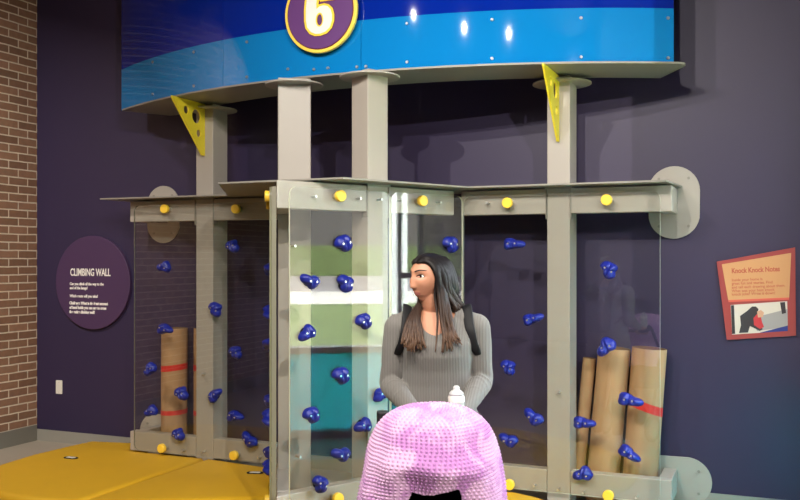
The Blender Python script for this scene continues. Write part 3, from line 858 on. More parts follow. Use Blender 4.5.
# --- head, in its own axes: x to her right, y out of the face, z up; z = 0 at the eyes
HEADC = Vector((.121, 3.685, 1.479))
YAW = math.radians(54)
FV = Vector((-math.sin(YAW), -math.cos(YAW), 0))
XV = Vector((FV.y, -FV.x, 0))
TILT = Matrix.Rotation(math.radians(0), 4, 'X')
HM4 = Matrix(((XV.x, FV.x, 0, HEADC.x), (XV.y, FV.y, 0, HEADC.y), (0, 0, 1, HEADC.z), (0, 0, 0, 1)))
def g(x, s): return math.exp(-(x / s) ** 2)
def head_pt(d, k=1.0):
    """d unit direction -> surface point of the head"""
    a, bf, bb, ct, cb = .070, .085, .086, .086, .102
    x, y, z = d
    p = Vector((x * a, y * (bf if y > 0 else bb), z * (ct if z > 0 else cb)))
    if p.z < 0:
        t = -p.z / cb
        p.x *= 1 - .40 * t ** 1.7
        if p.y < 0: p.y *= 1 - .55 * t ** 1.3
        else: p.y *= 1 - .06 * t
        p.y += .012 * t
    if y > 0.05:
        w = min(1, (y - .05) / .3)
        X, Z = p.x, p.z
        dy = 0
        dy += .0045 * g(Z - .026, .012) * g(X, .05)                                    # brow
        for sx in (-1, 1):
            dy -= .0115 * g(X - sx * .031, .017) * g(Z - .002, .011)                   # eye socket
            dy += .0045 * g(X - sx * .040, .018) * g(Z + .030, .018)                   # cheek
            dy += .0035 * g(X - sx * .0105, .0065) * g(Z + .041, .007)                 # nostril wing
        nz_ = max(0, min(1, (.014 - Z) / .052)) if Z > -.046 else max(0, 1 - (-.046 - Z) / .007)
        dy += (.0045 + .0130 * nz_ ** 1.15) * g(X, .0085 + .0035 * nz_) * (1 if Z < .016 else g(Z - .016, .016))
        dy -= .003 * g(X, .006) * g(Z + .055, .004)
        lipw = g(X, .020)
        dy += .0050 * g(Z + .0645, .0045) * lipw + .0060 * g(Z + .0735, .0050) * lipw   # lips
        dy -= .0050 * g(Z + .069, .0022) * g(X, .024)                                  # mouth line
        dy -= .0035 * g(Z + .085, .005) * g(X, .02)
        dy += .0065 * g(Z + .098, .010) * g(X, .020)                                   # chin
        p.y += dy * w
    return p * k
def head_mb(mb, seg=200, rings=160):
    vs = [HM4 @ head_pt(Vector((0, 0, 1)))]
    for i in range(1, rings):
        ph = math.pi * i / rings
        for k in range(seg):
            t = 2 * math.pi * k / seg
            vs.append(HM4 @ head_pt(Vector((math.sin(ph) * math.cos(t), math.sin(ph) * math.sin(t), math.cos(ph)))))
    vs.append(HM4 @ head_pt(Vector((0, 0, -1))))
    fs = [(0, 1 + k, 1 + (k + 1) % seg) for k in range(seg)]
    for i in range(rings - 2):
        for k in range(seg):
            k2 = (k + 1) % seg
            fs.append((1 + i * seg + k, 1 + (i + 1) * seg + k, 1 + (i + 1) * seg + k2, 1 + i * seg + k2))
    last = len(vs) - 1; b = 1 + (rings - 2) * seg
    fs += [(last, b + (k + 1) % seg, b + k) for k in range(seg)]
    mb.add(vs, fs)

# joints
SHL, SHR = Vector((-.006, 3.69, 1.268)), Vector((.312, 3.69, 1.268))
ELL, ELR = Vector((-.040, 3.70, 1.035)), Vector((.338, 3.70, 1.050))
WRL, WRR = Vector((.055, 3.405, .970)), Vector((.240, 3.405, .974))
BAR_Y, BAR_Z = 3.315, .935
def torso(mb, k=0.0):
    r = []
    for z, cy, rx, ry, e in ((.78, 3.71, .178, .128, 2.4), (.88, 3.71, .178, .128, 2.4), (.96, 3.705, .160, .120, 2.3), (1.04, 3.70, .143, .116, 2.3), (1.10, 3.695, .142, .120, 2.3),
                             (1.16, 3.685, .146, .130, 2.3), (1.205, 3.685, .152, .128, 2.3), (1.25, 3.695, .160, .108, 2.3), (1.29, 3.705, .150, .088, 2.2),
                             (1.325, 3.715, .112, .072, 2.1), (1.345, 3.718, .072, .058, 2.0)):
        r.append(oval(XC, cy, z, rx + k, ry + k, 44, e))
    mb.loft(r)
def arm(mb, S, E, W, k=0.0, to=1.0):
    mid = [S, S.lerp(E, .35) , S.lerp(E, .7), E, E.lerp(W, .3), E.lerp(W, .65), E.lerp(W, to)]
    rad = [.058, .055, .047, .043, .043, .037, .029]
    P = spline(mid, 24); R = np.interp(np.linspace(0, 6, 24), range(7), rad)
    mb.tube(P, [float(a) + k for a in R], 20)
    mb.ball(S, .058 + k, 18, 12)
def hand(mb, W, sx, fold=1):
    """palm lying over the bar, four fingers curled round it, thumb to the inner side"""
    P = Vector((W.x + .004 * sx, BAR_Y + .035, BAR_Z + .024))
    mb.tube([W, W.lerp(P, .5), P, P + Vector((0, -.018, .004))], [(.027, .024), (.026, .021), (.038, .016), (.038, .013)], 16, up=(1, 0, 0))
    for i, (dx, L_) in enumerate(((-.029, .9), (-.010, 1.0), (.010, .96), (.028, .80))):
        x = P.x + dx
        pts = []
        for q in range(8):
            a = math.radians(60 + 235 * L_ * q / 7)
            pts.append((x, BAR_Y + .026 * math.cos(a), BAR_Z + .026 * math.sin(a)))
        mb.tube([(x, P.y - .005, P.z)] + pts, [.0105] + [.0098, .0096, .0092, .009, .0086, .0082, .0078, .006], 10)
    t0 = P + Vector((-sx * .034, .015, -.004))
    mb.tube([t0, t0 + Vector((-sx * .016, -.014, -.016)), (t0.x - sx * .014, BAR_Y + .018, BAR_Z - .022), (t0.x - sx * .004, BAR_Y - .006, BAR_Z - .028)], [.0125, .0115, .0105, .008], 10)

bm_ = MB(); head_mb(bm_)
nb, nt_ = Vector((XC, 3.725, 1.29)), HEADC + FV * -.012 + Vector((0, 0, -.085))
bm_.tube(spline([nb, nb.lerp(nt_, .5) + Vector((0, .004, 0)), nt_, nt_ + Vector((0, 0, .05))], 12), [.066, .060, .056, .054, .053, .053, .053, .052, .051, .05, .05, .048], 24)
torso(bm_, -.010)
for S, E, W, sx in ((SHL, ELL, WRL, -1), (SHR, ELR, WRR, 1)):
    arm(bm_, S, E, W, -.009); hand(bm_, W, sx)
def leg_pts(sx): return [Vector((XC + sx * .088, 3.71, .80)), Vector((XC + sx * .092, 3.705, .62)), Vector((XC + sx * .090, 3.70, .46)), Vector((XC + sx * .092, 3.72, .28)), Vector((XC + sx * .094, 3.735, .09))]
LEGR = [.086, .074, .056, .052, .036]
for sx in (-1, 1):
    P = spline(leg_pts(sx), 20); bm_.tube(P, [float(a) - .008 for a in np.interp(np.linspace(0, 4, 20), range(5), LEGR)], 18)
    bm_.ball((XC + sx * .094, 3.69, .045), .04, 14, 10, 0, (.8, 2.2, .75))
bm_.loft([oval(XC, 3.71, z, rx, ry, 30) for z, rx, ry in ((.72, .14, .10), (.80, .158, .108), (.90, .158, .108))])
body = voxel(bm_, 'body', .0034, 2, .4)
# lips by place on the face
inv = HM4.inverted()
body.materials.append(M_SKIN); body.materials.append(M_LIPS)
n_ = len(body.polygons); cen = np.zeros(n_ * 3); body.polygons.foreach_get('center', cen); cen = cen.reshape(-1, 3)
R3 = np.array(inv.to_3x3()); loc = cen @ R3.T + np.array(inv.translation)
lip = (loc[:, 1] > .06) & (np.abs(loc[:, 0]) < .0195 * np.sqrt(np.clip(1 - ((loc[:, 2] + .069) / .0100) ** 2, 0, 1)))
body.polygons.foreach_set('material_index', lip.astype(np.int32))
bo = Vector((XC, YC, 0)); hbv = BVHTree.FromPolygons([tuple(v.co) for v in body.vertices], [tuple(p.vertices) for p in body.polygons])
shift(body, bo)
ob = bpy.data.objects.new('body', body); COL.objects.link(ob); place(ob, woman, bo)
body.polygons.foreach_set('use_smooth', [True] * n_)
def face_pt(x, z, out=.0):
    o = HM4 @ Vector((x, .2, z)); hit = hbv.ray_cast(o, -FV)
    return (hit[0] + FV * out) if hit[0] else HM4 @ Vector((x, .08, z))
for sx in (-1, 1):
    c = face_pt(sx * .031, .001) - FV * .0068
    e = MB().ball(c, .0118, 20, 14).build('eye', M_EYEW, ob, smooth=True)
    look = (FV + XV * -.10).normalized()
    MB().disc(c + look * .0098, look, .0062, .0024, 20, r2=.0045).build('iris', M_IRIS, e)
    up = [face_pt(sx * .031 + dx, .001 + .0068 * (1 - (dx / .0165) ** 2) , .0014) for dx in np.linspace(-.0165, .0165, 9)]
    MB().tube(up, [.0008, .0014, .0018, .002, .002, .002, .0018, .0014, .0008], 8).build('upper_lashes', M_BROW, ob, smooth=True)
    dn = [face_pt(sx * .031 + dx, .001 - .0052 * (1 - (dx / .0165) ** 2), .0004) for dx in np.linspace(-.0165, .0165, 9)]
    MB().tube(dn, [.0004, .0008, .001, .001, .001, .001, .001, .0008, .0004], 8).build('lower_lashes', M_BROW, ob, smooth=True)
    br = [face_pt(sx * (.012 + .040 * q), .0195 + .0065 * math.sin(min(1, q * 1.25) * 2.1), .0006) for q in np.linspace(0, 1, 10)]
    MB().tube(br, [(.0028, .0016)] * 6 + [(.0026, .0014), (.0022, .0012), (.0016, .001), (.0008, .0006)], 8, up=(0, 0, 1)).build('eyebrow', M_BROW, ob, smooth=True)
    # ear
    ec = HM4 @ Vector((sx * .072, -.010, -.012))
    em = MB(); em.ball((0, 0, 0), .029, 18, 12, 0, (.30, .62, 1.0))
    em.v = [tuple(HM4 @ (Vector((sx * .071, -.012, -.010)) + Vector(v))) for v in em.v]
    em.build('ear', M_SKIN, ob, smooth=True)

# --- sweater
sw = MB(); torso(sw, .0)
sw.loft([oval(XC, 3.71, z, rx, ry, 44, 2.4) for z, rx, ry in ((.755, .186, .134), (.78, .184, .134), (.88, .181, .130), (.92, .175, .126))])
for S, E, W in ((SHL, ELL, WRL), (SHR, ELR, WRR)): arm(sw, S, E, W, .0015, 1.06)
# shoulder slope between neck and arm
for S in (SHL, SHR):
    sw.tube([Vector((XC + (S.x - XC) * .25, 3.712, 1.30)), Vector((XC + (S.x - XC) * .62, 3.705, 1.292)), S], [.062, .058, .055], 20)
# bust
for sx in (-1, 1): sw.ball((XC + sx * .062, 3.632, 1.165), .074, 24, 16, 0, (1.0, .62, 1.0))
# sleeve folds at the elbows
rs = random.Random(3)
for S, E, W in ((SHL, ELL, WRL), (SHR, ELR, WRR)):
    for q in (.12, .24, .38, .52):
        c = E.lerp(W, q); d = (W - E).normalized(); a = d.orthogonal().normalized(); b = d.cross(a); r_ = .0445 - .016 * q
        ring = [c + d * (.012 * math.sin(2 * t + q * 9)) + (a * math.cos(t) + b * math.sin(t)) * r_ for t in np.linspace(0, 2 * math.pi, 22)]
        sw.tube(ring, .0065, 8)
knit = voxel(sw, 'sweater', .0042, 14, .5)
bm2 = bmesh.new(); bm2.from_mesh(knit)
kill = []
for f in bm2.faces:
    c = f.calc_center_median(); dx = c.x - .140
    if c.y < 3.72 and c.z > 1.246 + 11 * dx * dx and abs(dx) < .085: kill.append(f)
    elif c.z > 1.322 and abs(c.x - XC) < .075: kill.append(f)
    elif c.z < .762: kill.append(f)
bmesh.ops.delete(bm2, geom=kill, context='FACES'); bm2.to_mesh(knit); bm2.free()
sbv = BVHTree.FromPolygons([tuple(v.co) for v in knit.vertices], [tuple(p.vertices) for p in knit.polygons])
so_ = Vector((XC, YC, .76)); shift(knit, so_)
put('sweater', knit, M_KNIT, woman, so_, smooth=True)
# thin seam line of the necklace is not shown; leggings and shoes
lg = MB()
for sx in (-1, 1):
    P = spline(leg_pts(sx), 20); lg.tube(P, [float(a) for a in np.interp(np.linspace(0, 4, 20), range(5), LEGR)], 18)
lg.loft([oval(XC, 3.71, z, rx, ry, 30) for z, rx, ry in ((.70, .15, .105), (.78, .168, .118), (.86, .168, .118))])
pm = voxel(lg, 'leggings', .009, 4); po_ = Vector((XC, 3.71, .09)); shift(pm, po_); put('leggings', pm, M_PANTS, woman, po_, smooth=True)
for sx in (-1, 1):
    MB().loft([oval(XC + sx * .094, cy, z, rx, ry, 24, 2.4) for z, cy, rx, ry in ((.001, 3.685, .044, .118), (.03, 3.685, .046, .120), (.055, 3.70, .042, .10), (.085, 3.735, .040, .055), (.105, 3.74, .041, .05))]).build('shoe', M_SHOE, woman, smooth=True)

# --- hair
hb = MB()
def scalp(t, k=1.0):
    """point of the parting: t from the forehead (0) to the crown (1)"""
    a = math.radians(40 + 82 * t); return Vector((.006, .086 * k * math.cos(a), .087 * k * math.sin(a)))
# close cap over the skull
seg, rings = 72, 50
vs = []; ok = []
for i in range(rings + 1):
    ph = math.pi * .62 * i / rings
    for k in range(seg):
        t = 2 * math.pi * k / seg
        d = Vector((math.sin(ph) * math.cos(t), math.sin(ph) * math.sin(t), math.cos(ph)))
        q = head_pt(d); q = Vector((q.x * 1.05, q.y * (1.05 if q.y < 0 else 1.02), q.z * 1.04 if q.z > 0 else q.z))
        # hairline: keep clear of the face
        vs.append(q)
        ok.append(not (q.y > -.012 + .075 * max(0, min(1, (q.z - .020) / .050)) and q.z < .076))
fs = []
for i in range(rings):
    for k in range(seg):
        k2 = (k + 1) % seg; f = (i * seg + k, (i + 1) * seg + k, (i + 1) * seg + k2, i * seg + k2)
        if all(ok[j] for j in f): fs.append(f)
hb.add([HM4 @ v for v in vs], fs)
rh2 = random.Random(11)
def lock(pts_local, pts_world, r0, seg=8, n=22):
    P = spline([HM4 @ Vector(p) for p in pts_local] + [Vector(p) for p in pts_world], n)
    R = [r0 * (.75 + .5 * math.sin(math.pi * min(1, i / (n - 1) * 1.5))) * (1 if i < n * .7 else max(.30, 1 - (i - n * .7) / (n * .3) * .70)) for i in range(n)]
    hb.tube(P, [(a * 1.35, a * .7) for a in R], seg)
N_L = 85
for side in (-1, 1):                       # -1: her left (towards the camera); 1: her right
    for i in range(N_L):
        t = (i + rh2.random() * .8) / N_L
        j = lambda s_: rh2.uniform(-s_, s_)
        root = scalp(t, 1.05); root.x = side * .004
        ang = t                              # 0 front .. 1 back
        yl = (.022 if side == -1 else .000) - .100 * ang
        wide = .074 - .020 * max(0, (ang - .55) / .45)
        m1 = Vector((side * .046, root.y * .72 + yl * .28, .070 * (1 if ang < .7 else .94)))
        if ang < .2: m1 = Vector((side * .050, .040 + j(.003), .062))
        m2 = Vector((side * (wide + j(.003)), yl + .000, .018 + j(.006)))
        m3 = Vector((side * (wide + .002 + j(.005)), yl - .012 - .01 * ang, -.060 + j(.008)))
        if side == -1:
            if ang < .30:                     # near front lock, falling on the chest
                f = ang / .30; e1 = (.168 + .034 * f + j(.005), 3.592 + j(.01), 1.318); e2 = (.170 + .054 * f + j(.006), 3.560 + j(.008), 1.25); e3 = (.172 + .070 * f + j(.008), 3.546 + j(.006), 1.178 + rh2.uniform(0, .045) + .02 * f)
            elif ang < .62:                   # over the near shoulder
                f = (ang - .30) / .32; e1 = (.212 + .036 * f + j(.006), 3.655 + .05 * f + j(.01), 1.372); e2 = (.232 + .040 * f + j(.008), 3.67 + .10 * f + j(.01), 1.336); e3 = (.252 + .02 * f + j(.01), 3.84 + j(.01), 1.25 + j(.02))
            else:
                e1 = (.215 + j(.012), 3.76 + j(.02), 1.36); e2 = (.225 + j(.03), 3.83 + j(.02), 1.25); e3 = (.22 + j(.04), 3.835 + j(.02), 1.14 + j(.03))
        else:
            if ang < .40:                     # far front lock
                f = ang / .40; e1 = (.078 - .030 * f + j(.005), 3.622 + j(.01), 1.325); e2 = (.086 - .066 * f + j(.006), 3.575 + j(.006), 1.265); e3 = (.094 - .088 * f + j(.008), 3.546 + j(.006), 1.182 + rh2.uniform(0, .04))
            else:
                e1 = (.09 + j(.015), 3.78 + j(.02), 1.35); e2 = (.10 + j(.03), 3.83 + j(.02), 1.25); e3 = (.11 + j(.04), 3.835 + j(.02), 1.14 + j(.03))
        lock([root, m1, m2, m3], [e1, e2, e3], .0080 + j(.002))
# a thin strand across the chest
lock([(-.05, .045, .062), (-.072, .022, .0), (-.062, .02, -.075)], [(.150, 3.60, 1.325), (.146, 3.570, 1.25), (.140, 3.552, 1.185)], .0055)
ho = Vector((HEADC.x, HEADC.y, 1.12))
hme = hb.mesh('hair', ho)
put('hair', hme, M_HAIR, woman, ho, smooth=True)

# ------------------------------------------------------------------ backpack
bp = thing('backpack', (XC, 3.90, .95), 'black backpack worn by the woman, straps over her shoulders', 'backpack')
MB().loft([[Vector((XC + x, 3.845 + (.075 + y) , z)) for x, y in rrect(w_, d_, .05, 5)] for z, w_, d_ in ((.96, .22, .10), (.985, .26, .14), (1.10, .27, .15), (1.22, .26, .14), (1.28, .22, .11), (1.30, .16, .08))]).build('pack_body', M_BLACK, bp, smooth=True, angle=60) if False else None
pk = MB().loft([[Vector((XC + x, 3.925 + y, z)) for x, y in rrect(w_, d_, min(w_, d_) * .35, 5)] for z, w_, d_ in ((.955, .20, .08), (.975, .26, .13), (1.10, .27, .15), (1.22, .26, .14), (1.275, .23, .11), (1.295, .16, .06))])
pk.build('pack_body', mat('black_nylon', rgb(30, 30, 34), .7, bump=(90, .2)), bp, angle=50)
def strap(x0, sgn):
    pts = []
    for x, z in ((x0 + sgn * .010, 1.205), (x0, 1.25), (x0 - sgn * .006, 1.285)):
        h = sbv.ray_cast(Vector((x, 3.2, z)), Vector((0, 1, 0))); y = h[0].y if h[0] else 3.62
        pts.append(Vector((x, y - .010, z)))
    for x, y in ((x0 - sgn * .010, 3.675), (x0 - sgn * .012, 3.715), (x0 - sgn * .012, 3.76)):
        h = sbv.ray_cast(Vector((x, y, 1.6)), Vector((0, 0, -1))); z = h[0].z if h[0] else 1.33
        pts.append(Vector((x, y, z + .010)))
    pts.append(Vector((x0 - sgn * .012, 3.87, 1.27)))
    pts = [Vector((x0 + sgn * .030, 3.87, 1.03)), Vector((x0 + sgn * .040, 3.76, 1.09)), Vector((x0 + sgn * .030, 3.645, 1.165))] + pts
    pts = spline(pts, 40)
    MB().tube(pts, [(.010 + .011 * min(1, max(0, i - 6) / 6), .006) for i in range(40)], 12, up=(1, 0, 0)).build('strap', M_BLACK, bp, smooth=True)
strap(.284, 1); strap(.020, -1)

# ------------------------------------------------------------------ stroller
SX, SY = .107, 3.02
st = thing('stroller', (SX, SY, 0), 'black stroller mostly hidden under the pink blanket', 'stroller')
M_FRAMEB = mat('black_frame', rgb(30, 30, 33), .45)
MB().tube(spline([(SX - .175, 3.08, .70), (SX - .178, 3.25, .93), (SX - .17, 3.30, .975), (SX - .14, BAR_Y, BAR_Z), (SX + .145, BAR_Y, BAR_Z), (SX + .175, 3.30, .975), (SX + .183, 3.25, .93), (SX + .18, 3.08, .70)], 60), .0135, 12).build('handlebar', M_FRAMEB, st, smooth=True)
MB().loft([[Vector((SX - .172 + x, 3.285 + y, z)) for x, y in rrect(.040, .05, .012)] for z in (.925, .94, .985, .995)]).build('hinge', M_FRAMEB, st, bevel=.004)
for sx in (-1, 1):
    MB().tube([(SX + sx * .18, 3.12, .74), (SX + sx * .20, 2.98, .45), (SX + sx * .21, 2.74, .14)], .013, 10).build('front_leg', M_FRAMEB, st, smooth=True)
    MB().tube([(SX + sx * .18, 3.12, .74), (SX + sx * .21, 3.24, .45), (SX + sx * .22, 3.34, .16)], .013, 10).build('rear_leg', M_FRAMEB, st, smooth=True)
    for y, r in ((2.74, .095), (3.34, .115)):
        wh = MB().tube([(SX + sx * .235, y + (r - .02) * math.cos(a), r + (r - .02) * math.sin(a)) for a in np.linspace(0, 2 * math.pi, 33)], .02, 10).build('wheel', M_BLACK, st, smooth=True)
        MB().disc((SX + sx * .235 - .012, y, r), (1, 0, 0), r - .03, .024, 24).build('hub', mat('hub_grey', rgb(120, 120, 124), .4), wh, bevel=.003)
MB().tube([(SX - .21, 3.24, .45), (SX + .21, 3.24, .45)], .011, 10).build('cross_bar', M_FRAMEB, st, smooth=True)
seat = MB().loft([oval(SX, cy, z, rx, ry, 36, 2.6) for z, cy, rx, ry in ((.42, 3.06, .12, .12), (.46, 3.05, .15, .14), (.58, 3.05, .165, .15), (.74, 3.05, .165, .15), (.755, 3.05, .150, .135), (.60, 3.05, .14, .12), (.50, 3.05, .11, .10))])
seat.build('seat_shell', M_BLACK, st, smooth=True, angle=60)
# parent tray carrying the bottle
MB().slab([Vector((SX + .096 + x, 3.248 + y, .930)) for x, y in rrect(.13, .066, .02)], (0, 0, .018)).build('tray', M_FRAMEB, st, bevel=.004)
# canopy under the blanket
def dome_w(z):     # half width of the covered hood against height, from the photograph
    zs = [1.062, 1.055, 1.040, 1.015, .985, .945, .895, .845, .79, .74, .68, .62]
    ws = [0.0, .075, .122, .157, .181, .200, .217, .229, .240, .246, .250, .252]
    return float(np.interp(-z, [-a for a in zs], ws))
prof = [(dome_w(z), z) for z in np.concatenate([np.linspace(1.062, 1.04, 8)[:-1], np.linspace(1.04, .62, 40)])]
can = []
for w_, z in prof[5:34:2]:
    k = max(.02, w_ - .030 - .12 * min(1, max(0, (.93 - z) / .10))); can.append([Vector((SX + k * math.cos(t) , SY + k * .86 * math.sin(t) + .0, z - .024)) for t in np.linspace(0, 2 * math.pi, 41)[:-1]])
MB().loft(can).build('canopy', M_BLACK, st, smooth=True, angle=60)

# ------------------------------------------------------------------ dotted blanket
arc = [0.0]
for (w0, z0), (w1, z1) in zip(prof, prof[1:]): arc.append(arc[-1] + math.hypot(w1 - w0, z1 - z0))
arcL = arc[-1]
ROWS, SEG = 250, 760
PITCH = .0158
rows = np.linspace(0.002, arcL, ROWS)
W_ = np.interp(rows, arc, [p[0] for p in prof]); Z_ = np.interp(rows, arc, [p[1] for p in prof])
# normal of the profile
dW = np.gradient(W_, rows); dZ = np.gradient(Z_, rows); nr, nz2 = -dZ, dW
th_ = np.linspace(0, 2 * math.pi, SEG, endpoint=False)          # 0 = right, -90 deg = towards the camera
V = np.zeros((ROWS, SEG, 3)); ZH = np.zeros((ROWS, SEG))
front_ = np.clip(-np.sin(th_), 0, 1) ; 
for i in range(ROWS):
    w_, z = W_[i], Z_[i]
    low = np.clip((1.0 - z) / .38, 0, 1)
    # soft folds growing towards the hem
    fold = .004 * np.sin(3 * th_ + 14 * z) * np.clip((1.05 - z) / .1, 0, 1) + low ** 1.6 * (.010 * np.sin(7 * th_ + 1.0) + .006 * np.sin(13 * th_ + 2.2 + 5 * z) + .004 * np.sin(23 * th_ + 9 * z))
    rad = w_ + fold
    # in front the cloth turns back under the hood rim
    under = np.clip((.868 + .028 * np.sin(3 * th_ + .2) + .014 * np.sin(7 * th_ + 2) - z) / .10, 0, 1) * np.clip(front_ * 1.6 - .55, 0, 1)
    rad = rad * (1 - .28 * under ** 1.1)
    bulge = .020 * np.exp(-((z - .885) / .035) ** 2) * np.clip(front_ * 1.6 - .5, 0, 1)
    rad = rad + bulge
    rad = rad + np.array([.016 * noise.noise(Vector((2.2 * math.cos(t), 2.2 * math.sin(t), 5.5 * z + 1.1 * math.cos(t)))) for t in th_]) * min(1, w_ / .15)
    # raised dots in rings
    k = round(rows[i] / (PITCH * .76)); rk = k * PITCH * .76; wk = max(np.interp(rk, arc, [p[0] for p in prof]), .004)
    nd = max(5, round(2 * math.pi * wk / PITCH)); ph = .5 if k % 2 else 0
    u = th_ / (2 * math.pi) * nd + ph; du = (u - np.round(u)) * 2 * math.pi * wk / nd; dv = rows[i] - rk
    dot = np.clip(1 - (du ** 2 + dv ** 2) / .0047 ** 2, 0, 1) ** .8 * .0082
    rr_ = rad + nr[i] * dot
    V[i, :, 0] = SX + rr_ * np.cos(th_); V[i, :, 1] = SY + .90 * rr_ * np.sin(th_)
    V[i, :, 2] = z + nz2[i] * dot + .012 * np.sin(2 * th_ + .7) * (rows[i] / arcL) * .6
# hem: shorter in front
hem = .62 + .0 * th_ + .190 * np.clip((front_ - .80) / .12, 0, 1) ** .6 + .012 * np.sin(5 * th_ + 1)
vs = [(SX, SY, float(Z_[0]) + .001)]; fs = []
vs += [tuple(v) for v in V.reshape(-1, 3)]
for k in range(SEG): fs.append((0, 1 + k, 1 + (k + 1) % SEG))
for i in range(ROWS - 1):
    for k in range(SEG):
        k2 = (k + 1) % SEG
        if Z_[i + 1] < hem[k]: continue
        fs.append((1 + i * SEG + k, 1 + (i + 1) * SEG + k, 1 + (i + 1) * SEG + k2, 1 + i * SEG + k2))
me = bpy.data.meshes.new('blanket'); bo2 = Vector((SX, SY, .62))
me.from_pydata([(v[0] - bo2.x, v[1] - bo2.y, v[2] - bo2.z) for v in vs], [], fs)
bmx = bmesh.new(); bmx.from_mesh(me); bmesh.ops.delete(bmx, geom=[v for v in bmx.verts if not v.link_faces], context='VERTS'); bmesh.ops.recalc_face_normals(bmx, faces=bmx.faces); bmx.to_mesh(me); bmx.free()
M_BLANKET = mat('lilac_plush', rgb(214, 158, 212), .9, sheen=.3)
_nt = M_BLANKET.node_tree; _N = _nt.nodes
_tc = _N.new('ShaderNodeTexCoord'); _nz = _N.new('ShaderNodeTexNoise'); _nz.inputs['Scale'].default_value = 9; _nz.inputs['Detail'].default_value = 2; _nz.inputs['Distortion'].default_value = 1.2
_cr = _N.new('ShaderNodeValToRGB'); _nt.links.new(_tc.outputs['Object'], _nz.inputs['Vector']); _nt.links.new(_nz.outputs['Fac'], _cr.inputs['Fac'])
_cr.color_ramp.elements[0].position = .40; _cr.color_ramp.elements[0].color = rgb(204, 144, 208)      # brushed nap
_cr.color_ramp.elements[1].position = .58; _cr.color_ramp.elements[1].color = rgb(234, 190, 230)
_nt.links.new(_cr.outputs[0], _N['Principled BSDF'].inputs['Base Color'])
bl = put('blanket', me, M_BLANKET, None, bo2, smooth=True)
sol = bl.modifiers.new('thickness', 'SOLIDIFY'); sol.thickness = .004; sol.offset = -1
tag(bl, 'lilac pink blanket with raised dots draped over the stroller hood', 'blanket')

# ------------------------------------------------------------------ baby bottle on the tray
BX, BY, BZ = .203, 3.243, .9485
bt = thing('baby_bottle', (BX, BY, BZ), 'white baby bottle standing behind the pink blanket on the stroller tray', 'bottle')
def lathe(pr, n=28):
    pr = [(r * 1.16, z * 1.06) for r, z in pr]
    return MB().loft([[Vector((BX + r * math.cos(t), BY + r * math.sin(t), BZ + z)) for t in np.linspace(0, 2 * math.pi, n + 1)[:-1]] for r, z in pr])
lathe([(.022, 0), (.025, .003), (.025, .082)]).build('bottle_body', mat('milky_plastic', rgb(196, 198, 194), .35), bt, angle=40)
lathe([(.026, .0825), (.0265, .098), (.024, .104)]).build('collar_ring', M_PLATE, bt, angle=40)
lathe([(.023, .1045), (.0225, .112), (.016, .120), (.0105, .123), (.0100, .128), (.0105, .132), (.006, .137), (.001, .138)]).build('cap', mat('clear_white_cap', rgb(206, 208, 208), .3), bt, smooth=True)
# ------------------------------------------------------------------ light
def lamp(x, y, z, power, r=.035, tgt=(.7, 5.2, 1.4), col=(1, .93, .84), spread=95):
    P = Vector((x, y, z)); D = (Vector(tgt) - P).normalized()
    t = thing('track_light', (x, y, z), 'black track light head hung above the frame, mirrored in the sign or added as fill', 'lamp', 'track lights on the ceiling')
    MB().disc(P - D * .14, D, .07, .12, 24, r2=.095).build('lamp_shade', M_BLACK, t, angle=30)
    MB().disc(P - D * .016, D, .08, .003, 24).build('lens', M_PLATE, t)
    MB().tube([P - D * .13, Vector((x, y, CEIL_Z))], .012).build('stem', M_BLACK, t)
    l = bpy.data.lights.new('track_light_beam', 'AREA'); l.shape = 'DISK'; l.size = r; l.energy = power; l.color = col
    l.spread = math.radians(spread)
    o = bpy.data.objects.new('track_light_beam', l); COL.objects.link(o)
    o.location = P; o.rotation_euler = D.to_track_quat('-Z', 'Y').to_euler()
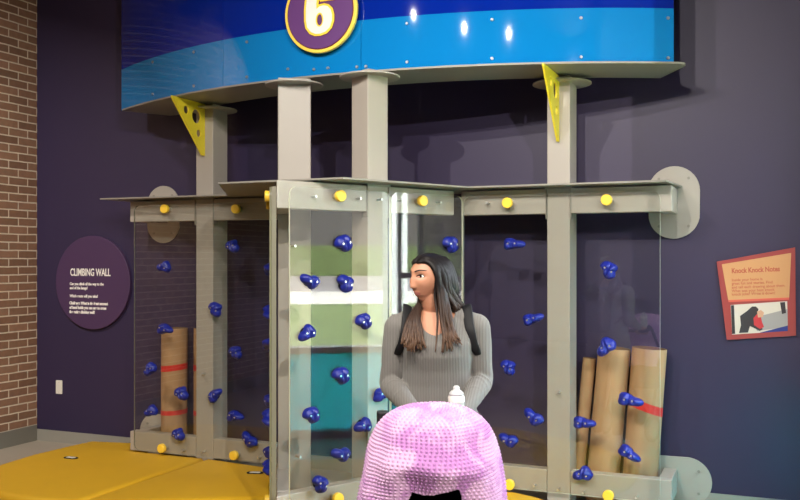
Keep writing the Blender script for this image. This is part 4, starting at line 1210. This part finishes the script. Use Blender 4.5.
lamp(-1.69, 2.54, 3.95, 27); lamp(-.97, 1.62, 3.95, 31); lamp(-.10, 1.10, 3.95, 30)
lamp(-3.45, 4.60, 3.95, 46, tgt=(-3.9, 7.0, 1.0))
lamp(-2.2, -.6, 3.95, 22, tgt=(-2, 3, 0)); lamp(1.5, -1.3, 3.95, 85, tgt=(.9, 4.6, .9))  # added fill lamps out of view, to brighten the floor and the front
# daylight
sun = bpy.data.lights.new('sun', 'SUN'); sun.energy = 58; sun.angle = .01; sun.color = (1, .96, .9)
so = bpy.data.objects.new('sun', sun); COL.objects.link(so)
so.rotation_euler = Vector((U.x * .77, U.y * .77, -.64)).to_track_quat('-Z', 'Y').to_euler()
w = bpy.data.worlds.new('sky'); SC.world = w; w.use_nodes = True
bg = w.node_tree.nodes['Background']; bg.inputs['Color'].default_value = (.80, .88, 1, 1); bg.inputs['Strength'].default_value = 19.0
pl = bpy.data.lights.new('window_portal', 'AREA'); pl.shape = 'RECTANGLE'; pl.size = 2.2; pl.size_y = HEAD - SILL
pl.cycles.is_portal = True
po = bpy.data.objects.new('window_portal', pl); COL.objects.link(po)
po.location = WIN.at(1.3, -.15, (SILL + HEAD) / 2)
po.rotation_euler = Vector((WIN.m.x, WIN.m.y, 0)).to_track_quat('-Z', 'Y').to_euler()

# ------------------------------------------------------------------ camera
cam = bpy.data.cameras.new('camera'); co = bpy.data.objects.new('camera', cam); COL.objects.link(co)
co.location = (0, 0, CAM_H); co.rotation_euler = (math.pi / 2, 0, 0)
cam.sensor_width = 36; cam.lens = 36 * F_PX / 800; cam.shift_y = (HOR - 250) / 800; cam.clip_start = .05; cam.clip_end = 500
SC.camera = co
SC.view_settings.view_transform = 'Standard'; SC.view_settings.look = 'None'
SC.view_settings.exposure = -0.3; SC.view_settings.gamma = 1.0; SC.view_settings.use_curve_mapping = False
SC.cycles.max_bounces = 8; SC.cycles.transparent_max_bounces = 24; SC.cycles.glossy_bounces = 4
SC.cycles.caustics_reflective = False; SC.cycles.caustics_refractive = False
SC.cycles.sample_clamp_indirect = 40
SC.cycles.use_denoising = True
